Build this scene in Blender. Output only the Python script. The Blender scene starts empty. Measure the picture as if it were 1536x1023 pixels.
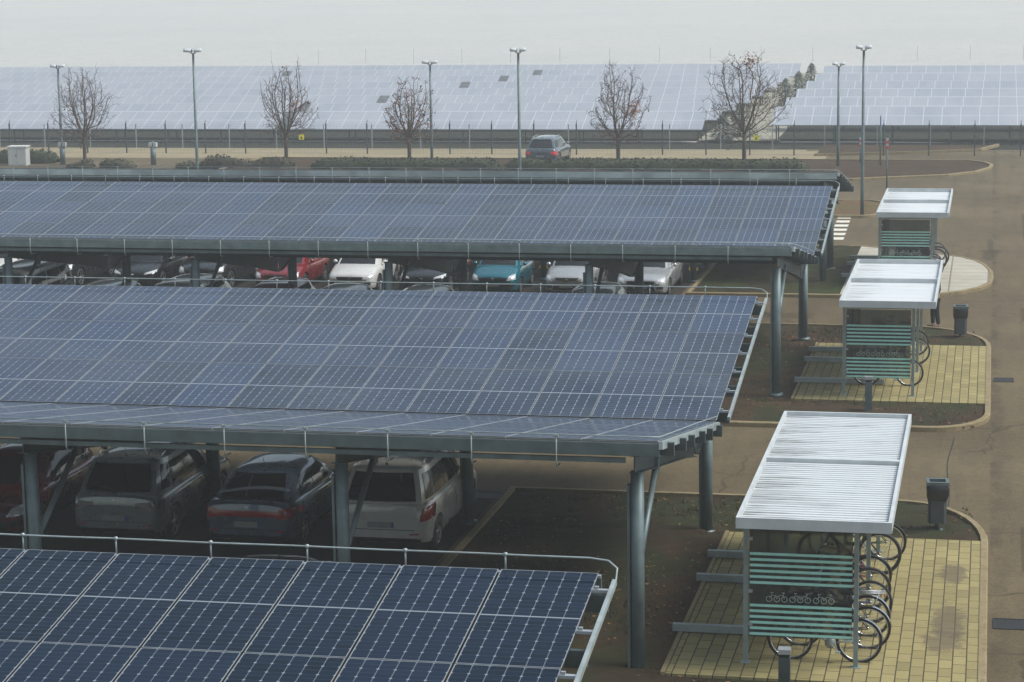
import bpy, bmesh, math, random
from mathutils import Vector, Matrix
from mathutils.bvhtree import BVHTree
SC = bpy.context.scene
COL = SC.collection
rad = math.radians
R = random.Random(7)

# ------------------------------------------------------------------ mesh builder
class MB:
    """collects shapes; build() links them as ONE mesh object"""
    def __init__(s):
        s.v = []; s.f = []; s.mi = []; s.uv = {}; s.m = 0; s.sm = []
    def face(s, idx, smooth=False):
        s.f.append(tuple(idx)); s.mi.append(s.m); s.sm.append(smooth)
    def pts(s, ps):
        b = len(s.v); s.v.extend(tuple(p) for p in ps); return b
    def box(s, x0, y0, z0, x1, y1, z1):
        b = s.pts([(x, y, z) for z in (z0, z1) for y in (y0, y1) for x in (x0, x1)])
        for q in ((0, 2, 3, 1), (4, 5, 7, 6), (0, 1, 5, 4), (2, 6, 7, 3), (0, 4, 6, 2), (1, 3, 7, 5)):
            s.face([b + i for i in q])
    def bar(s, p, q, w, h, up=(0, 0, 1)):
        """box beam from p to q, w wide and h deep"""
        p = Vector(p); q = Vector(q); d = (q - p).normalized(); u = Vector(up)
        r = d.cross(u)
        if r.length < 1e-4: r = d.cross(Vector((0, 1, 0)))
        r.normalize(); u = r.cross(d)
        b = s.pts([c + r * (i * w / 2) + u * (j * h / 2) for c in (p, q) for j in (-1, 1) for i in (-1, 1)])
        for k in ((0, 1, 3, 2), (4, 6, 7, 5), (0, 4, 5, 1), (2, 3, 7, 6), (0, 2, 6, 4), (1, 5, 7, 3)):
            s.face([b + i for i in k])
    def tube(s, path, rr, n=8, caps=True, closed=False):
        path = [Vector(p) for p in path]; m = len(path)
        if not hasattr(rr, '__len__'): rr = [rr] * m
        rings = []; prev = None
        for i, p in enumerate(path):
            if closed: d = path[(i + 1) % m] - path[i - 1]
            else: d = path[min(i + 1, m - 1)] - path[max(i - 1, 0)]
            d = d.normalized() if d.length > 1e-9 else Vector((0, 0, 1))
            if prev is None:
                a = d.cross(Vector((0, 0, 1)))
                if a.length < 1e-3: a = d.cross(Vector((0, 1, 0)))
            else:
                a = prev - d * prev.dot(d)
                if a.length < 1e-4: a = d.cross(Vector((.3, 1, .2)))
            a.normalize(); prev = a; c = d.cross(a)
            rings.append(s.pts([p + (a * math.cos(2 * math.pi * k / n) + c * math.sin(2 * math.pi * k / n)) * rr[i] for k in range(n)]))
        for i in range(m if closed else m - 1):
            A = rings[i]; B = rings[(i + 1) % m]
            for k in range(n):
                s.face((A + k, A + (k + 1) % n, B + (k + 1) % n, B + k), True)
        if caps and not closed:
            s.face([rings[0] + k for k in range(n)][::-1]); s.face([rings[-1] + k for k in range(n)])
    def lathe(s, prof, n=24, axis='z', c=(0, 0, 0)):
        c = Vector(c); rings = []
        for r, h in prof:
            ps = []
            for k in range(n):
                a = 2 * math.pi * k / n; x = r * math.cos(a); y = r * math.sin(a)
                ps.append(c + Vector({'z': (x, y, h), 'x': (h, x, y), 'y': (x, h, -y)}[axis]))
            rings.append(s.pts(ps))
        for A, B in zip(rings, rings[1:]):
            for k in range(n):
                s.face((A + k, A + (k + 1) % n, B + (k + 1) % n, B + k), True)
    def grid(s, P, smooth=True):
        """P: rows of points"""
        w = len(P[0]); b = s.pts([p for row in P for p in row])
        for i in range(len(P) - 1):
            for j in range(w - 1):
                s.face((b + i * w + j, b + i * w + j + 1, b + (i + 1) * w + j + 1, b + (i + 1) * w + j), smooth)
        return b
    def poly(s, ps, z=None):
        b = s.pts([(p[0], p[1], z if z is not None else p[2]) for p in ps])
        s.face(range(b, b + len(ps)))
    def prism(s, ps, z0, z1):
        n = len(ps); a = s.pts([(p[0], p[1], z0) for p in ps]); b = s.pts([(p[0], p[1], z1) for p in ps])
        s.face([b + i for i in range(n)]); s.face([a + i for i in range(n)][::-1])
        for i in range(n):
            j = (i + 1) % n; s.face((a + i, a + j, b + j, b + i))
    def mesh(s, name, mats):
        me = bpy.data.meshes.new(name); me.from_pydata([tuple(v) for v in s.v], [], s.f)
        for m in (mats if isinstance(mats, (list, tuple)) else [mats]): me.materials.append(m)
        me.polygons.foreach_set('material_index', s.mi); me.polygons.foreach_set('use_smooth', s.sm)
        me.update(); return me
    def build(s, name, mats, parent=None, loc=None, fix=False):
        me = s.mesh(name, mats)
        if fix: fixn(me)
        return put(name, me, parent, loc)

def fixn(me):
    bm = bmesh.new(); bm.from_mesh(me); bmesh.ops.remove_doubles(bm, verts=bm.verts, dist=1e-5)
    bmesh.ops.recalc_face_normals(bm, faces=bm.faces); bm.to_mesh(me); bm.free()
def put(name, me, parent=None, loc=None):
    o = bpy.data.objects.new(name, me); COL.objects.link(o)
    if parent: o.parent = parent
    if loc: o.location = loc
    return o
def thing(name, label, cat, loc=(0, 0, 0), rz=0, group=None):
    o = bpy.data.objects.new(name, None); COL.objects.link(o); o.empty_display_size = .2
    o.location = loc; o.rotation_euler = (0, 0, rz); return tag(o, label, cat, group)
def tag(o, label=None, cat=None, group=None, kind=None):
    if label: o['label'] = label
    if cat: o['category'] = cat
    if group: o['group'] = group
    if kind: o['kind'] = kind
    return o
def kids(o): return [c for c in list(bpy.data.objects) if c.parent == o]
def copy_tree(o, parent=None, ch=None):
    if ch is None:
        ch = {}
        for q in bpy.data.objects:
            if q.parent: ch.setdefault(q.parent.name, []).append(q)
    c = o.copy(); COL.objects.link(c); c.parent = parent
    for k in ch.get(o.name, []): copy_tree(k, c, ch)
    return c

# ------------------------------------------------------------------ materials
class NT:
    def __init__(s, name):
        s.m = bpy.data.materials.new(name); s.m.use_nodes = True; s.t = s.m.node_tree; s.n = s.t.nodes
        s.b = s.n['Principled BSDF']
    def node(s, t, **k):
        n = s.n.new(t)
        for a, v in k.items(): setattr(n, a, v)
        return n
    def set(s, sock, v):
        if isinstance(v, bpy.types.NodeSocket): s.t.links.new(v, sock)
        elif isinstance(v, (tuple, list)) and len(v) == 3 and sock.type == 'RGBA': sock.default_value = (*v, 1)
        else: sock.default_value = v
    def math(s, op, a, b=None, c=None, clamp=False):
        n = s.node('ShaderNodeMath', operation=op, use_clamp=clamp)
        for i, v in enumerate((a, b, c)):
            if v is not None: s.set(n.inputs[i], v)
        return n.outputs[0]
    def mix(s, f, a, b, bt='MIX'):
        n = s.node('ShaderNodeMix', data_type='RGBA', blend_type=bt)
        s.set(n.inputs[0], f); s.set(n.inputs[6], a); s.set(n.inputs[7], b); return n.outputs[2]
    def coord(s, k='Object'): return s.node('ShaderNodeTexCoord').outputs[k]
    def pos(s): return s.node('ShaderNodeNewGeometry').outputs['Position']
    def map(s, v, sc=(1, 1, 1), loc=(0, 0, 0), rot=(0, 0, 0)):
        n = s.node('ShaderNodeMapping'); s.set(n.inputs[0], v); n.inputs[1].default_value = loc
        n.inputs[2].default_value = rot; n.inputs[3].default_value = sc; return n.outputs[0]
    def noise(s, v, sc, det=4, rough=.55):
        n = s.node('ShaderNodeTexNoise'); s.set(n.inputs['Vector'], v); n.inputs['Scale'].default_value = sc
        n.inputs['Detail'].default_value = det; n.inputs['Roughness'].default_value = rough; return n.outputs['Fac']
    def ramp(s, f, a, b, lo=0., hi=1.):
        n = s.node('ShaderNodeMapRange'); n.clamp = True
        s.set(n.inputs[0], f); n.inputs[1].default_value = a; n.inputs[2].default_value = b
        n.inputs[3].default_value = lo; n.inputs[4].default_value = hi; return n.outputs[0]
    def bump(s, h, st=.3, d=.02):
        n = s.node('ShaderNodeBump'); n.inputs['Strength'].default_value = st; n.inputs['Distance'].default_value = d
        s.set(n.inputs['Height'], h); s.t.links.new(n.outputs[0], s.b.inputs['Normal'])
    def out(s, base=None, rough=None, metal=None, spec=None, **k):
        for a, v in (('Base Color', base), ('Roughness', rough), ('Metallic', metal), ('Specular IOR Level', spec)):
            if v is not None: s.set(s.b.inputs[a], v)
        for a, v in k.items(): s.set(s.b.inputs[a.replace('_', ' ')], v)
        return s.m

def plain(name, c, rough=.6, metal=0., var=.18, sc=6., spec=.5, **k):
    """painted / metal / plastic surface with mild dirt variation"""
    t = NT(name); f = t.noise(t.coord(), sc, 5)
    col = t.mix(t.ramp(f, .3, .7), tuple(x * (1 - var) for x in c), tuple(min(1, x * (1 + var)) for x in c))
    return t.out(col, t.ramp(f, .2, .8, rough * .85, min(1, rough * 1.15)), metal, spec, **k)

def m_ground(name, c1, c2, c3, s1=.6, s2=9., rough=.95, bump=.4, thr=(.35, .65), fine=60., moss=None):
    t = NT(name); p = t.pos()
    a = t.noise(p, s1, 6, .6); b = t.noise(p, s2, 6, .65); g = t.noise(p, fine, 3, .7)
    col = t.mix(t.ramp(a, *thr), c1, c2); col = t.mix(t.ramp(b, .5, .72), col, c3)
    if moss: col = t.mix(t.math('MULTIPLY', t.ramp(t.noise(t.map(p, (1, .7, 1), (3.1, 1.7, 0)), .42, 5, .65), .47, .58), t.ramp(b, .3, .55, .35, 1)), col, moss)
    col = t.mix(.55, col, t.mix(t.ramp(g, .25, .75), (.25, .25, .25), (1, 1, 1)), 'MULTIPLY')
    t.bump(t.math('ADD', b, t.math('MULTIPLY', g, .5)), bump, .05)
    return t.out(col, rough, 0, .25)

def m_asphalt(name, base, sandy, dark, stain=None):
    t = NT(name); p = t.pos()
    a = t.noise(p, .16, 5, .6); b = t.noise(t.map(p, (1, .35, 1)), .9, 5, .65); g = t.noise(p, 55, 3, .75); g2 = t.noise(p, 14, 4, .7)
    col = t.mix(t.ramp(a, .35, .68), base, sandy)
    col = t.mix(t.ramp(b, .5, .75, 0, .45), col, dark); col = t.mix(t.ramp(t.noise(t.map(p, (2.2, .12, 1)), 1., 4, .6), .5, .68, 0, .35), col, dark); col = t.mix(t.ramp(t.noise(p, 1.7, 6, .7), .55, .75, 0, .4), col, sandy)
    col = t.mix(.8, col, t.mix(t.ramp(g, .3, .72), (.3, .3, .3), (1.4, 1.38, 1.34)), 'MULTIPLY')
    col = t.mix(.6, col, t.mix(t.ramp(g2, .3, .7), (.5, .5, .5), (1.3, 1.3, 1.3)), 'MULTIPLY'); col = t.mix(.5, col, t.mix(t.ramp(t.noise(p, 4.5, 5, .75), .3, .7), (.62, .62, .62), (1.25, 1.25, 1.25)), 'MULTIPLY')
    if stain:
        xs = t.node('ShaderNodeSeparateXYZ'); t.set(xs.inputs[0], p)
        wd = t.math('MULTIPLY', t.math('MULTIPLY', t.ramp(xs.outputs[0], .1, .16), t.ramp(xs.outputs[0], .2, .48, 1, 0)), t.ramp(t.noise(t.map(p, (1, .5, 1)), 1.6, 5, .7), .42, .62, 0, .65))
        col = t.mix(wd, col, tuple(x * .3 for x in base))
        for (sx, sy, rx, ry) in stain:
            d = t.map(p, (1 / rx, 1 / ry, 0), (-sx / rx, -sy / ry, 0))
            n = t.node('ShaderNodeVectorMath', operation='LENGTH'); t.set(n.inputs[0], d)
            w = t.math('ADD', n.outputs['Value'], t.math('MULTIPLY', t.math('SUBTRACT', t.noise(p, 3.2, 6, .7), .5), 2.2))
            col = t.mix(t.ramp(w, .75, 1.05, .6, 0), col, tuple(x * .35 for x in base))
    v = t.node('ShaderNodeTexVoronoi', feature='DISTANCE_TO_EDGE'); v.inputs['Scale'].default_value = .22
    wv = t.node('ShaderNodeVectorMath', operation='ADD'); t.set(wv.inputs[0], p)
    nn = t.node('ShaderNodeTexNoise'); nn.inputs['Scale'].default_value = .7; t.set(nn.inputs['Vector'], p)
    t.set(wv.inputs[1], nn.outputs['Color']); t.set(v.inputs['Vector'], wv.outputs[0])
    crack = t.math('MULTIPLY', t.ramp(v.outputs['Distance'], .0, .010, .75, 0), t.ramp(t.noise(p, .09, 3), .46, .5))
    col = t.mix(crack, col, tuple(x * .3 for x in base))
    t.bump(g, .35, .012)
    return t.out(col, .9, 0, .3)

def m_pave(name, c1, c2, joint, w=.42, h=.21, off=.5, jw=.0115, stain=None, rotate=True):
    t = NT(name); p = t.pos()
    v = t.map(p, (1, 1, 1), (0, 0, 0), (0, 0, rad(90)) if rotate else (0, 0, 0))
    n = t.node('ShaderNodeTexBrick', offset=off, squash=1); t.set(n.inputs['Vector'], v)
    n.inputs['Scale'].default_value = 1; n.inputs['Mortar Size'].default_value = jw; n.inputs['Mortar Smooth'].default_value = .3
    n.inputs['Brick Width'].default_value = w; n.inputs['Row Height'].default_value = h
    t.set(n.inputs['Color1'], c1); t.set(n.inputs['Color2'], c2); t.set(n.inputs['Mortar'], joint)
    a = t.noise(p, 1.1, 5, .6); g = t.noise(p, 45, 3, .7)
    col = t.mix(t.ramp(a, .3, .75), n.outputs['Color'], t.mix(.35, n.outputs['Color'], (.16, .13, .075)))
    col = t.mix(.4, col, t.mix(t.ramp(g, .3, .7), (.55, .55, .55), (1.1, 1.1, 1.1)), 'MULTIPLY')
    for (sx, sy, rx, ry) in (stain or []):
        d = t.map(p, (1 / rx, 1 / ry, 0), (-sx / rx, -sy / ry, 0))
        q = t.node('ShaderNodeVectorMath', operation='LENGTH'); t.set(q.inputs[0], d)
        wgt = t.math('ADD', q.outputs['Value'], t.math('MULTIPLY', t.math('SUBTRACT', t.noise(p, 4.5, 6, .7), .5), 2.4))
        col = t.mix(t.ramp(wgt, .7, 1.05, .65, 0), col, (.10, .075, .055))
    t.bump(n.outputs['Fac'], .5, -.012)
    return t.out(col, .88, 0, .3)

def m_panel(name, cell, cell2, line, spec=.5, rough=.12, rowk=.35, dust=(.10, .115, .14), dk=.35):
    """photovoltaic glass: half-cut cells 6 x 24 in UV 0..1"""
    t = NT(name); uv = t.node('ShaderNodeTexCoord').outputs['UV']
    sp = t.node('ShaderNodeSeparateXYZ'); t.set(sp.inputs[0], uv); u, v = sp.outputs[0], sp.outputs[1]
    W, L = 1.12, 2.4
    def dist(x, n, size):
        f = t.math('FRACT', t.math('MULTIPLY', x, n)); e = t.math('ABSOLUTE', t.math('SUBTRACT', f, .5))
        return t.math('MULTIPLY', t.math('SUBTRACT', .5, e), size / n)
    du = dist(u, 6, W); dv = dist(v, 24, L); dw = dist(v, 12, L)
    colm = t.math('LESS_THAN', du, .0048)
    rowm = t.math('MULTIPLY', t.math('LESS_THAN', dv, .0042), rowk)
    dia = t.math('LESS_THAN', t.math('ADD', du, dw), .021)
    cen = t.math('LESS_THAN', t.math('ABSOLUTE', t.math('SUBTRACT', v, .5)), .0062)
    m = t.math('MAXIMUM', t.math('MAXIMUM', t.math('MULTIPLY', colm, .62), rowm), t.math('MAXIMUM', dia, cen))
    oi = t.node('ShaderNodeObjectInfo')
    c = t.mix(t.ramp(oi.outputs['Random'], .15, .85), cell, cell2)
    # single cells differ a little
    wn = t.node('ShaderNodeTexWhiteNoise', noise_dimensions='3D')
    fl = t.node('ShaderNodeVectorMath', operation='FLOOR'); t.set(fl.inputs[0], t.map(uv, (6, 24, 1)))
    ad = t.node('ShaderNodeVectorMath', operation='ADD'); t.set(ad.inputs[0], fl.outputs[0])
    cm = t.node('ShaderNodeCombineXYZ'); t.set(cm.inputs[2], t.math('MULTIPLY', oi.outputs['Random'], 91)); t.set(ad.inputs[1], cm.outputs[0])
    t.set(wn.inputs['Vector'], ad.outputs[0])
    c = t.mix(t.ramp(wn.outputs['Value'], 0, 1, 0, .35), c, tuple(x * 1.5 for x in cell2))
    p = t.pos(); d1 = t.noise(t.map(p, (.55, .9, 1)), .55, 6, .62); d2 = t.noise(p, 6, 5, .7)
    c = t.mix(m, c, line)
    c = t.mix(t.math('MULTIPLY', t.ramp(d1, .3, .75), t.ramp(d2, .2, .8, .3 * dk, dk)), c, dust)
    return t.out(c, t.ramp(d2, .3, .7, rough * .7, rough * 1.6), 0, spec)

M = {}
def mats():
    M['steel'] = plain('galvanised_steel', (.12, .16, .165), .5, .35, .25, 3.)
    M['steel_hazed'] = plain('hazed_galvanised_steel', (.19, .245, .25), .5, .35, .25, 3.)  # channel steel lightened: haze and facing light put into the colour
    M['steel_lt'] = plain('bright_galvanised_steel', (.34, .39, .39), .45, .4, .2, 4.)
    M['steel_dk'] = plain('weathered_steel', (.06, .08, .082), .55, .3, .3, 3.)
    M['alu'] = plain('aluminium_frame', (.42, .45, .48), .4, .5, .12, 8.)
    M['white'] = plain('white_coating', (.50, .53, .54), .45, 0, .12, 3.)
    t = NT('white_roof_sheet'); p = t.pos()
    n1 = t.noise(t.map(p, (.9, 14, 1)), 1., 5, .6); n2 = t.noise(p, 1.2, 4)
    sx = t.node('ShaderNodeSeparateXYZ'); t.set(sx.inputs[0], p)
    n1 = t.math('ADD', n1, t.ramp(sx.outputs[0], -3.62, -2.5, .13, -.03))
    c = t.mix(t.ramp(n1, .53, .70, 0, .65), (.60, .63, .64), (.13, .13, .12)); c = t.mix(t.ramp(n2, .5, .8, 0, .25), c, (.5, .5, .47))
    M['roof'] = t.out(c, .5, 0, .4)
    M['shelter'] = plain('shelter_frame_steel', (.25, .31, .31), .45, .3, .18, 4.)
    M['turq'] = plain('turquoise_film', (.42, .80, .70), .55, 0, .08, 8.)
    M['picto'] = plain('etched_film', (.42, .5, .47), .6, 0, .05, 8.)
    t = NT('tinted_glass'); f = t.noise(t.map(t.coord(), (3, 3, .7)), 3., 5)
    M['glass'] = t.out(t.mix(t.ramp(f, .35, .75), (.15, .18, .185), (.24, .275, .28)), t.ramp(f, .3, .8, .03, .2), 0, .5, Transmission_Weight=.93, IOR=1.2)
    M['glassdk'] = plain('dark_wall_glass', (.05, .06, .055), .2, 0, .3, 3.)
    M['black'] = plain('black_rubber', (.012, .012, .013), .7, 0, .3, 20.)
    M['plastic'] = plain('dark_plastic', (.014, .015, .016), .55, 0, .25, 12.)
    M['cglass'] = plain('dark_car_glass', (.006, .007, .008), .06, 0, .2, 3., .6)
    M['chrome'] = plain('chrome', (.7, .7, .7), .15, 1., .05, 9.)
    M['rim'] = plain('alloy_wheel', (.36, .37, .38), .35, .7, .15, 15.)
    M['lamp'] = plain('headlamp_glass', (.62, .64, .66), .12, .25, .3, 26., .8)
    M['red'] = plain('tail_lamp_red', (.34, .012, .012), .15, 0, .25, 20., .6)
    M['redlit'] = plain('bright_tail_lamp_red', (.72, .05, .05), .2, 0, .15, 20., .6)
    M['plate'] = plain('number_plate', (.24, .25, .25), .5, 0, .18, 30.)
    M['plateblue'] = plain('plate_blue_band', (.03, .08, .32), .5, 0, .1, 20.)
    M['yellow'] = plain('yellow_reflector', (.75, .5, .03), .4, 0, .1, 20.)
    M['signyellow'] = plain('yellow_sign', (.85, .75, .03), .5, 0, .08, 10.)
    M['cabinet'] = plain('grey_cabinet', (.55, .56, .54), .6, 0, .1, 2.)
    M['bin'] = plain('dark_grey_bin', (.052, .062, .068), .5, 0, .2, 5.)
    M['bag'] = plain('black_bin_bag', (.010, .010, .011), .35, 0, .4, 9.)
    M['bark'] = plain('bark', (.07, .055, .042), .95, 0, .35, 14.)
    M['twig'] = plain('twigs', (.075, .048, .035), .95, 0, .35, 3.)
    M['leafbrown'] = plain('withered_leaves', (.22, .075, .028), .9, 0, .5, 2.)
    M['hedge'] = plain('hedge_leaves', (.026, .036, .014), .95, 0, .5, 1.6)
    M['hedge2'] = plain('brown_hedge_leaves', (.045, .042, .022), .95, 0, .5, 1.6)
    M['conif'] = plain('conifer_needles', (.10, .118, .10), .95, 0, .4, 2.)  # needles paled, distance haze put into the colour
    M['kerb'] = m_ground('kerb_stone', (.34, .27, .155), (.28, .22, .12), (.20, .155, .085), 1.5, 7., .9, .25, fine=40.)
    M['soil'] = m_ground('brown_soil', (.040, .027, .014), (.085, .052, .026), (.05, .035, .018), .45, 1.6, .98, .9, moss=(.036, .044, .015))
    M['turf'] = m_ground('patchy_turf', (.030, .028, .012), (.062, .044, .022), (.034, .042, .014), .7, 4., .98, .9, moss=(.045, .062, .014))
    M['turf2'] = m_ground('yellowed_turf', (.13, .105, .042), (.17, .095, .045), (.085, .085, .030), .8, 4., .98, .7)
    M['bedbrown'] = m_ground('tilled_brown_bed', (.075, .046, .025), (.056, .036, .02), (.10, .062, .034), .9, 4., .98, .9)
    M['field'] = m_ground('far_field', (.50, .50, .48), (.54, .53, .50), (.45, .45, .43), .03, .4, .98, .2, fine=4.)  # land paled with the brightness of the fog painted into its colour
    M['bank'] = m_ground('dark_bank', (.018, .021, .014), (.03, .029, .017), (.02, .027, .012), .25, 2.5, .98, .6, fine=12.)
    M['strip'] = m_ground('haze_paled_grass', (.34, .325, .26), (.38, .355, .285), (.27, .265, .20), .3, 2., .98, .3, fine=10.)  # grass lightened with painted haze so the gap fades
    M['steel_haze_pale'] = plain('haze_paled_steel', (.46, .53, .53), .5, .3, .3, 1.2)  # farthest edge channel, paled by painted haze and facing light
    M['sand'] = m_ground('pale_gravel', (.36, .30, .19), (.30, .25, .155), (.23, .19, .125), .35, 3., .95, .3, fine=20.)
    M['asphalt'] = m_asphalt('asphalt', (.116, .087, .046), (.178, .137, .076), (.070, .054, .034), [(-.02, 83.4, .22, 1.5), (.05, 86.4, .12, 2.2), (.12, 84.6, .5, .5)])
    M['patch'] = m_asphalt('patched_asphalt', (.085, .062, .032), (.11, .08, .042), (.06, .044, .026))
    M['asphalt_shaded'] = m_asphalt('shaded_stall_asphalt', (.03, .026, .02), (.045, .037, .026), (.018, .015, .012))  # same asphalt darkened with the shade under the carports
    M['pave'] = m_pave('buff_pavers', (.37, .312, .138), (.265, .225, .096), (.05, .04, .022), stain=[(-.52, 36.6, .33, 1.0), (-.6, 35.4, .35, .7), (-.5, 39.5, .28, .7)])
    M['pavew'] = m_pave('white_slabs', (.50, .47, .40), (.46, .43, .36), (.24, .215, .17), 1.25, .85, .0, .03, rotate=False)
    M['paint'] = plain('road_paint', (.62, .59, .51), .8, 0, .22, 3.)
    M['iron'] = plain('cast_iron', (.02, .021, .022), .6, .3, .3, 20.)
    M['panel'] = m_panel('solar_glass', (.006, .015, .030), (.019, .036, .080), (.31, .35, .39), .32, .09, .2, (.11, .13, .15), .55)
    M['panel_dark'] = m_panel('dark_solar_glass', (.004, .011, .023), (.007, .017, .036), (.22, .25, .28), .1, .07, .10, (.022, .030, .038), .2)
    M['gap_dark'] = plain('dark_gap_surface', (.10, .11, .115), .5, 0, .3, 3.)
    M['backsheet'] = plain('module_backsheet', (.05, .055, .06), .6, 0, .1, 3.)
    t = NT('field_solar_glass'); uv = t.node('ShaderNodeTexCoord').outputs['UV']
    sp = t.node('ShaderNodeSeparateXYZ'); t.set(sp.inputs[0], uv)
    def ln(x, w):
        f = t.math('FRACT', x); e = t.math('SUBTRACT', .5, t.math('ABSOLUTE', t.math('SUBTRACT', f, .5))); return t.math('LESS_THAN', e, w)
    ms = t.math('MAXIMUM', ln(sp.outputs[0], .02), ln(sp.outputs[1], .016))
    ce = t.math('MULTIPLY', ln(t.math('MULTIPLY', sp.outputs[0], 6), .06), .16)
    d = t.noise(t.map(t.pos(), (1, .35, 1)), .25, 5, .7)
    M['farpv'] = t.out(t.mix(t.math('MAXIMUM', ms, ce), t.mix(t.ramp(d, .3, .7), (.27, .295, .34), (.36, .375, .41)), (.53, .55, .58)), .2, 0, 1.0)  # whitened base colour holds painted sky reflection and haze
mats()
def paint(name, c, metal=.25, rough=.24):
    t = NT(name); f = t.noise(t.coord(), 2.5, 5); d = t.noise(t.coord(), 40, 2)
    col = t.mix(t.ramp(f, .45, .8, 0, .22), c, tuple(x * .7 + .012 for x in c))
    return t.out(col, t.ramp(f, .3, .8, rough, rough * 1.5), metal, .5, Coat_Weight=1., Coat_Roughness=.045)
# ------------------------------------------------------------------ world, sun, camera
def world():
    w = bpy.data.worlds.new('World'); SC.world = w; w.use_nodes = True; t = w.node_tree; bg = t.nodes['Background']
    s = t.nodes.new('ShaderNodeTexSky'); s.sky_type = 'NISHITA'; s.sun_disc = False
    s.sun_elevation = rad(SUN_EL); s.sun_rotation = rad(90 - SUN_AZ) ; s.air_density = 1.; s.dust_density = 1.2; s.ozone_density = 1.
    h = t.nodes.new('ShaderNodeHueSaturation'); h.inputs['Saturation'].default_value = .5
    k = t.nodes.new('ShaderNodeMix'); k.data_type = 'RGBA'; k.blend_type = 'MULTIPLY'; k.inputs[0].default_value = 1; k.inputs[7].default_value = (.93, 1.0, .985, 1)
    t.links.new(s.outputs[0], h.inputs['Color']); t.links.new(h.outputs[0], k.inputs[6]); 
    # overcast sky: about three times brighter overhead than at the horizon
    g = t.nodes.new('ShaderNodeTexCoord'); sx = t.nodes.new('ShaderNodeSeparateXYZ'); t.links.new(g.outputs['Generated'], sx.inputs[0])
    r = t.nodes.new('ShaderNodeMapRange'); r.inputs[1].default_value = 0; r.inputs[2].default_value = 1; r.inputs[3].default_value = .62; r.inputs[4].default_value = 1.9
    t.links.new(sx.outputs[2], r.inputs[0]); v = t.nodes.new('ShaderNodeVectorMath'); v.operation = 'SCALE'
    h2 = t.nodes.new('ShaderNodeMapRange'); h2.inputs[1].default_value = .02; h2.inputs[2].default_value = .13; h2.inputs[3].default_value = 1.0; h2.inputs[4].default_value = 0; t.links.new(sx.outputs[2], h2.inputs[0])
    ad = t.nodes.new('ShaderNodeMath'); t.links.new(r.outputs[0], ad.inputs[0]); t.links.new(h2.outputs[0], ad.inputs[1])   # bright mist low over the land
    t.links.new(k.outputs[2], v.inputs[0]); t.links.new(ad.outputs[0], v.inputs['Scale']); t.links.new(v.outputs[0], bg.inputs['Color'])
    bg.inputs['Strength'].default_value = SKY
    l = bpy.data.lights.new('sun', 'SUN'); l.energy = SUN; l.angle = rad(26); l.color = (1, .965, .91)
    o = bpy.data.objects.new('sun', l); COL.objects.link(o)
    d = Vector((math.cos(rad(SUN_AZ)) * math.cos(rad(SUN_EL)), math.sin(rad(SUN_AZ)) * math.cos(rad(SUN_EL)), math.sin(rad(SUN_EL))))
    o.rotation_euler = d.to_track_quat('Z', 'Y').to_euler(); o.location = (20, 0, 60)
SUN_EL, SUN_AZ, SUN, SKY = 54., 4., 1.5, .05
world()
SC.view_settings.view_transform = 'Standard'; SC.view_settings.look = 'None'; SC.view_settings.gamma = 1
SC.view_settings.exposure = 1.3
SC.cycles.volume_bounces = 4
CAM_H = 10.95
def camera():
    c = bpy.data.cameras.new('camera'); c.sensor_width = 36; c.lens = 3400 / 1536 * 36; c.clip_start = .5; c.clip_end = 3000
    o = bpy.data.objects.new('camera', c); COL.objects.link(o); SC.camera = o
    p, y, r = rad(9.62), rad(12.0), rad(.85)
    fw = Vector((-math.sin(y) * math.cos(p), math.cos(y) * math.cos(p), -math.sin(p)))
    r0 = Vector((math.cos(y), math.sin(y), 0)); u0 = r0.cross(fw)
    rt = r0 * math.cos(r) - u0 * math.sin(r); up = u0 * math.cos(r) + r0 * math.sin(r)
    m = Matrix((rt, up, -fw)).transposed().to_4x4(); m.translation = (0, 0, CAM_H); o.matrix_world = m
camera()
def haze():
    b = MB(); b.box(-640, -80, -4.2, 640, 960, 12.6)
    t = NT('haze_air'); t.n.remove(t.b); v = t.node('ShaderNodeVolumePrincipled')
    v.inputs['Color'].default_value = (.93, .965, .985, 1); v.inputs['Density'].default_value = .00105
    v.inputs['Anisotropy'].default_value = .1
    t.t.links.new(v.outputs[0], t.n['Material Output'].inputs['Volume'])
    tag(b.build('haze', t.m), kind='stuff')
haze()

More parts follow.
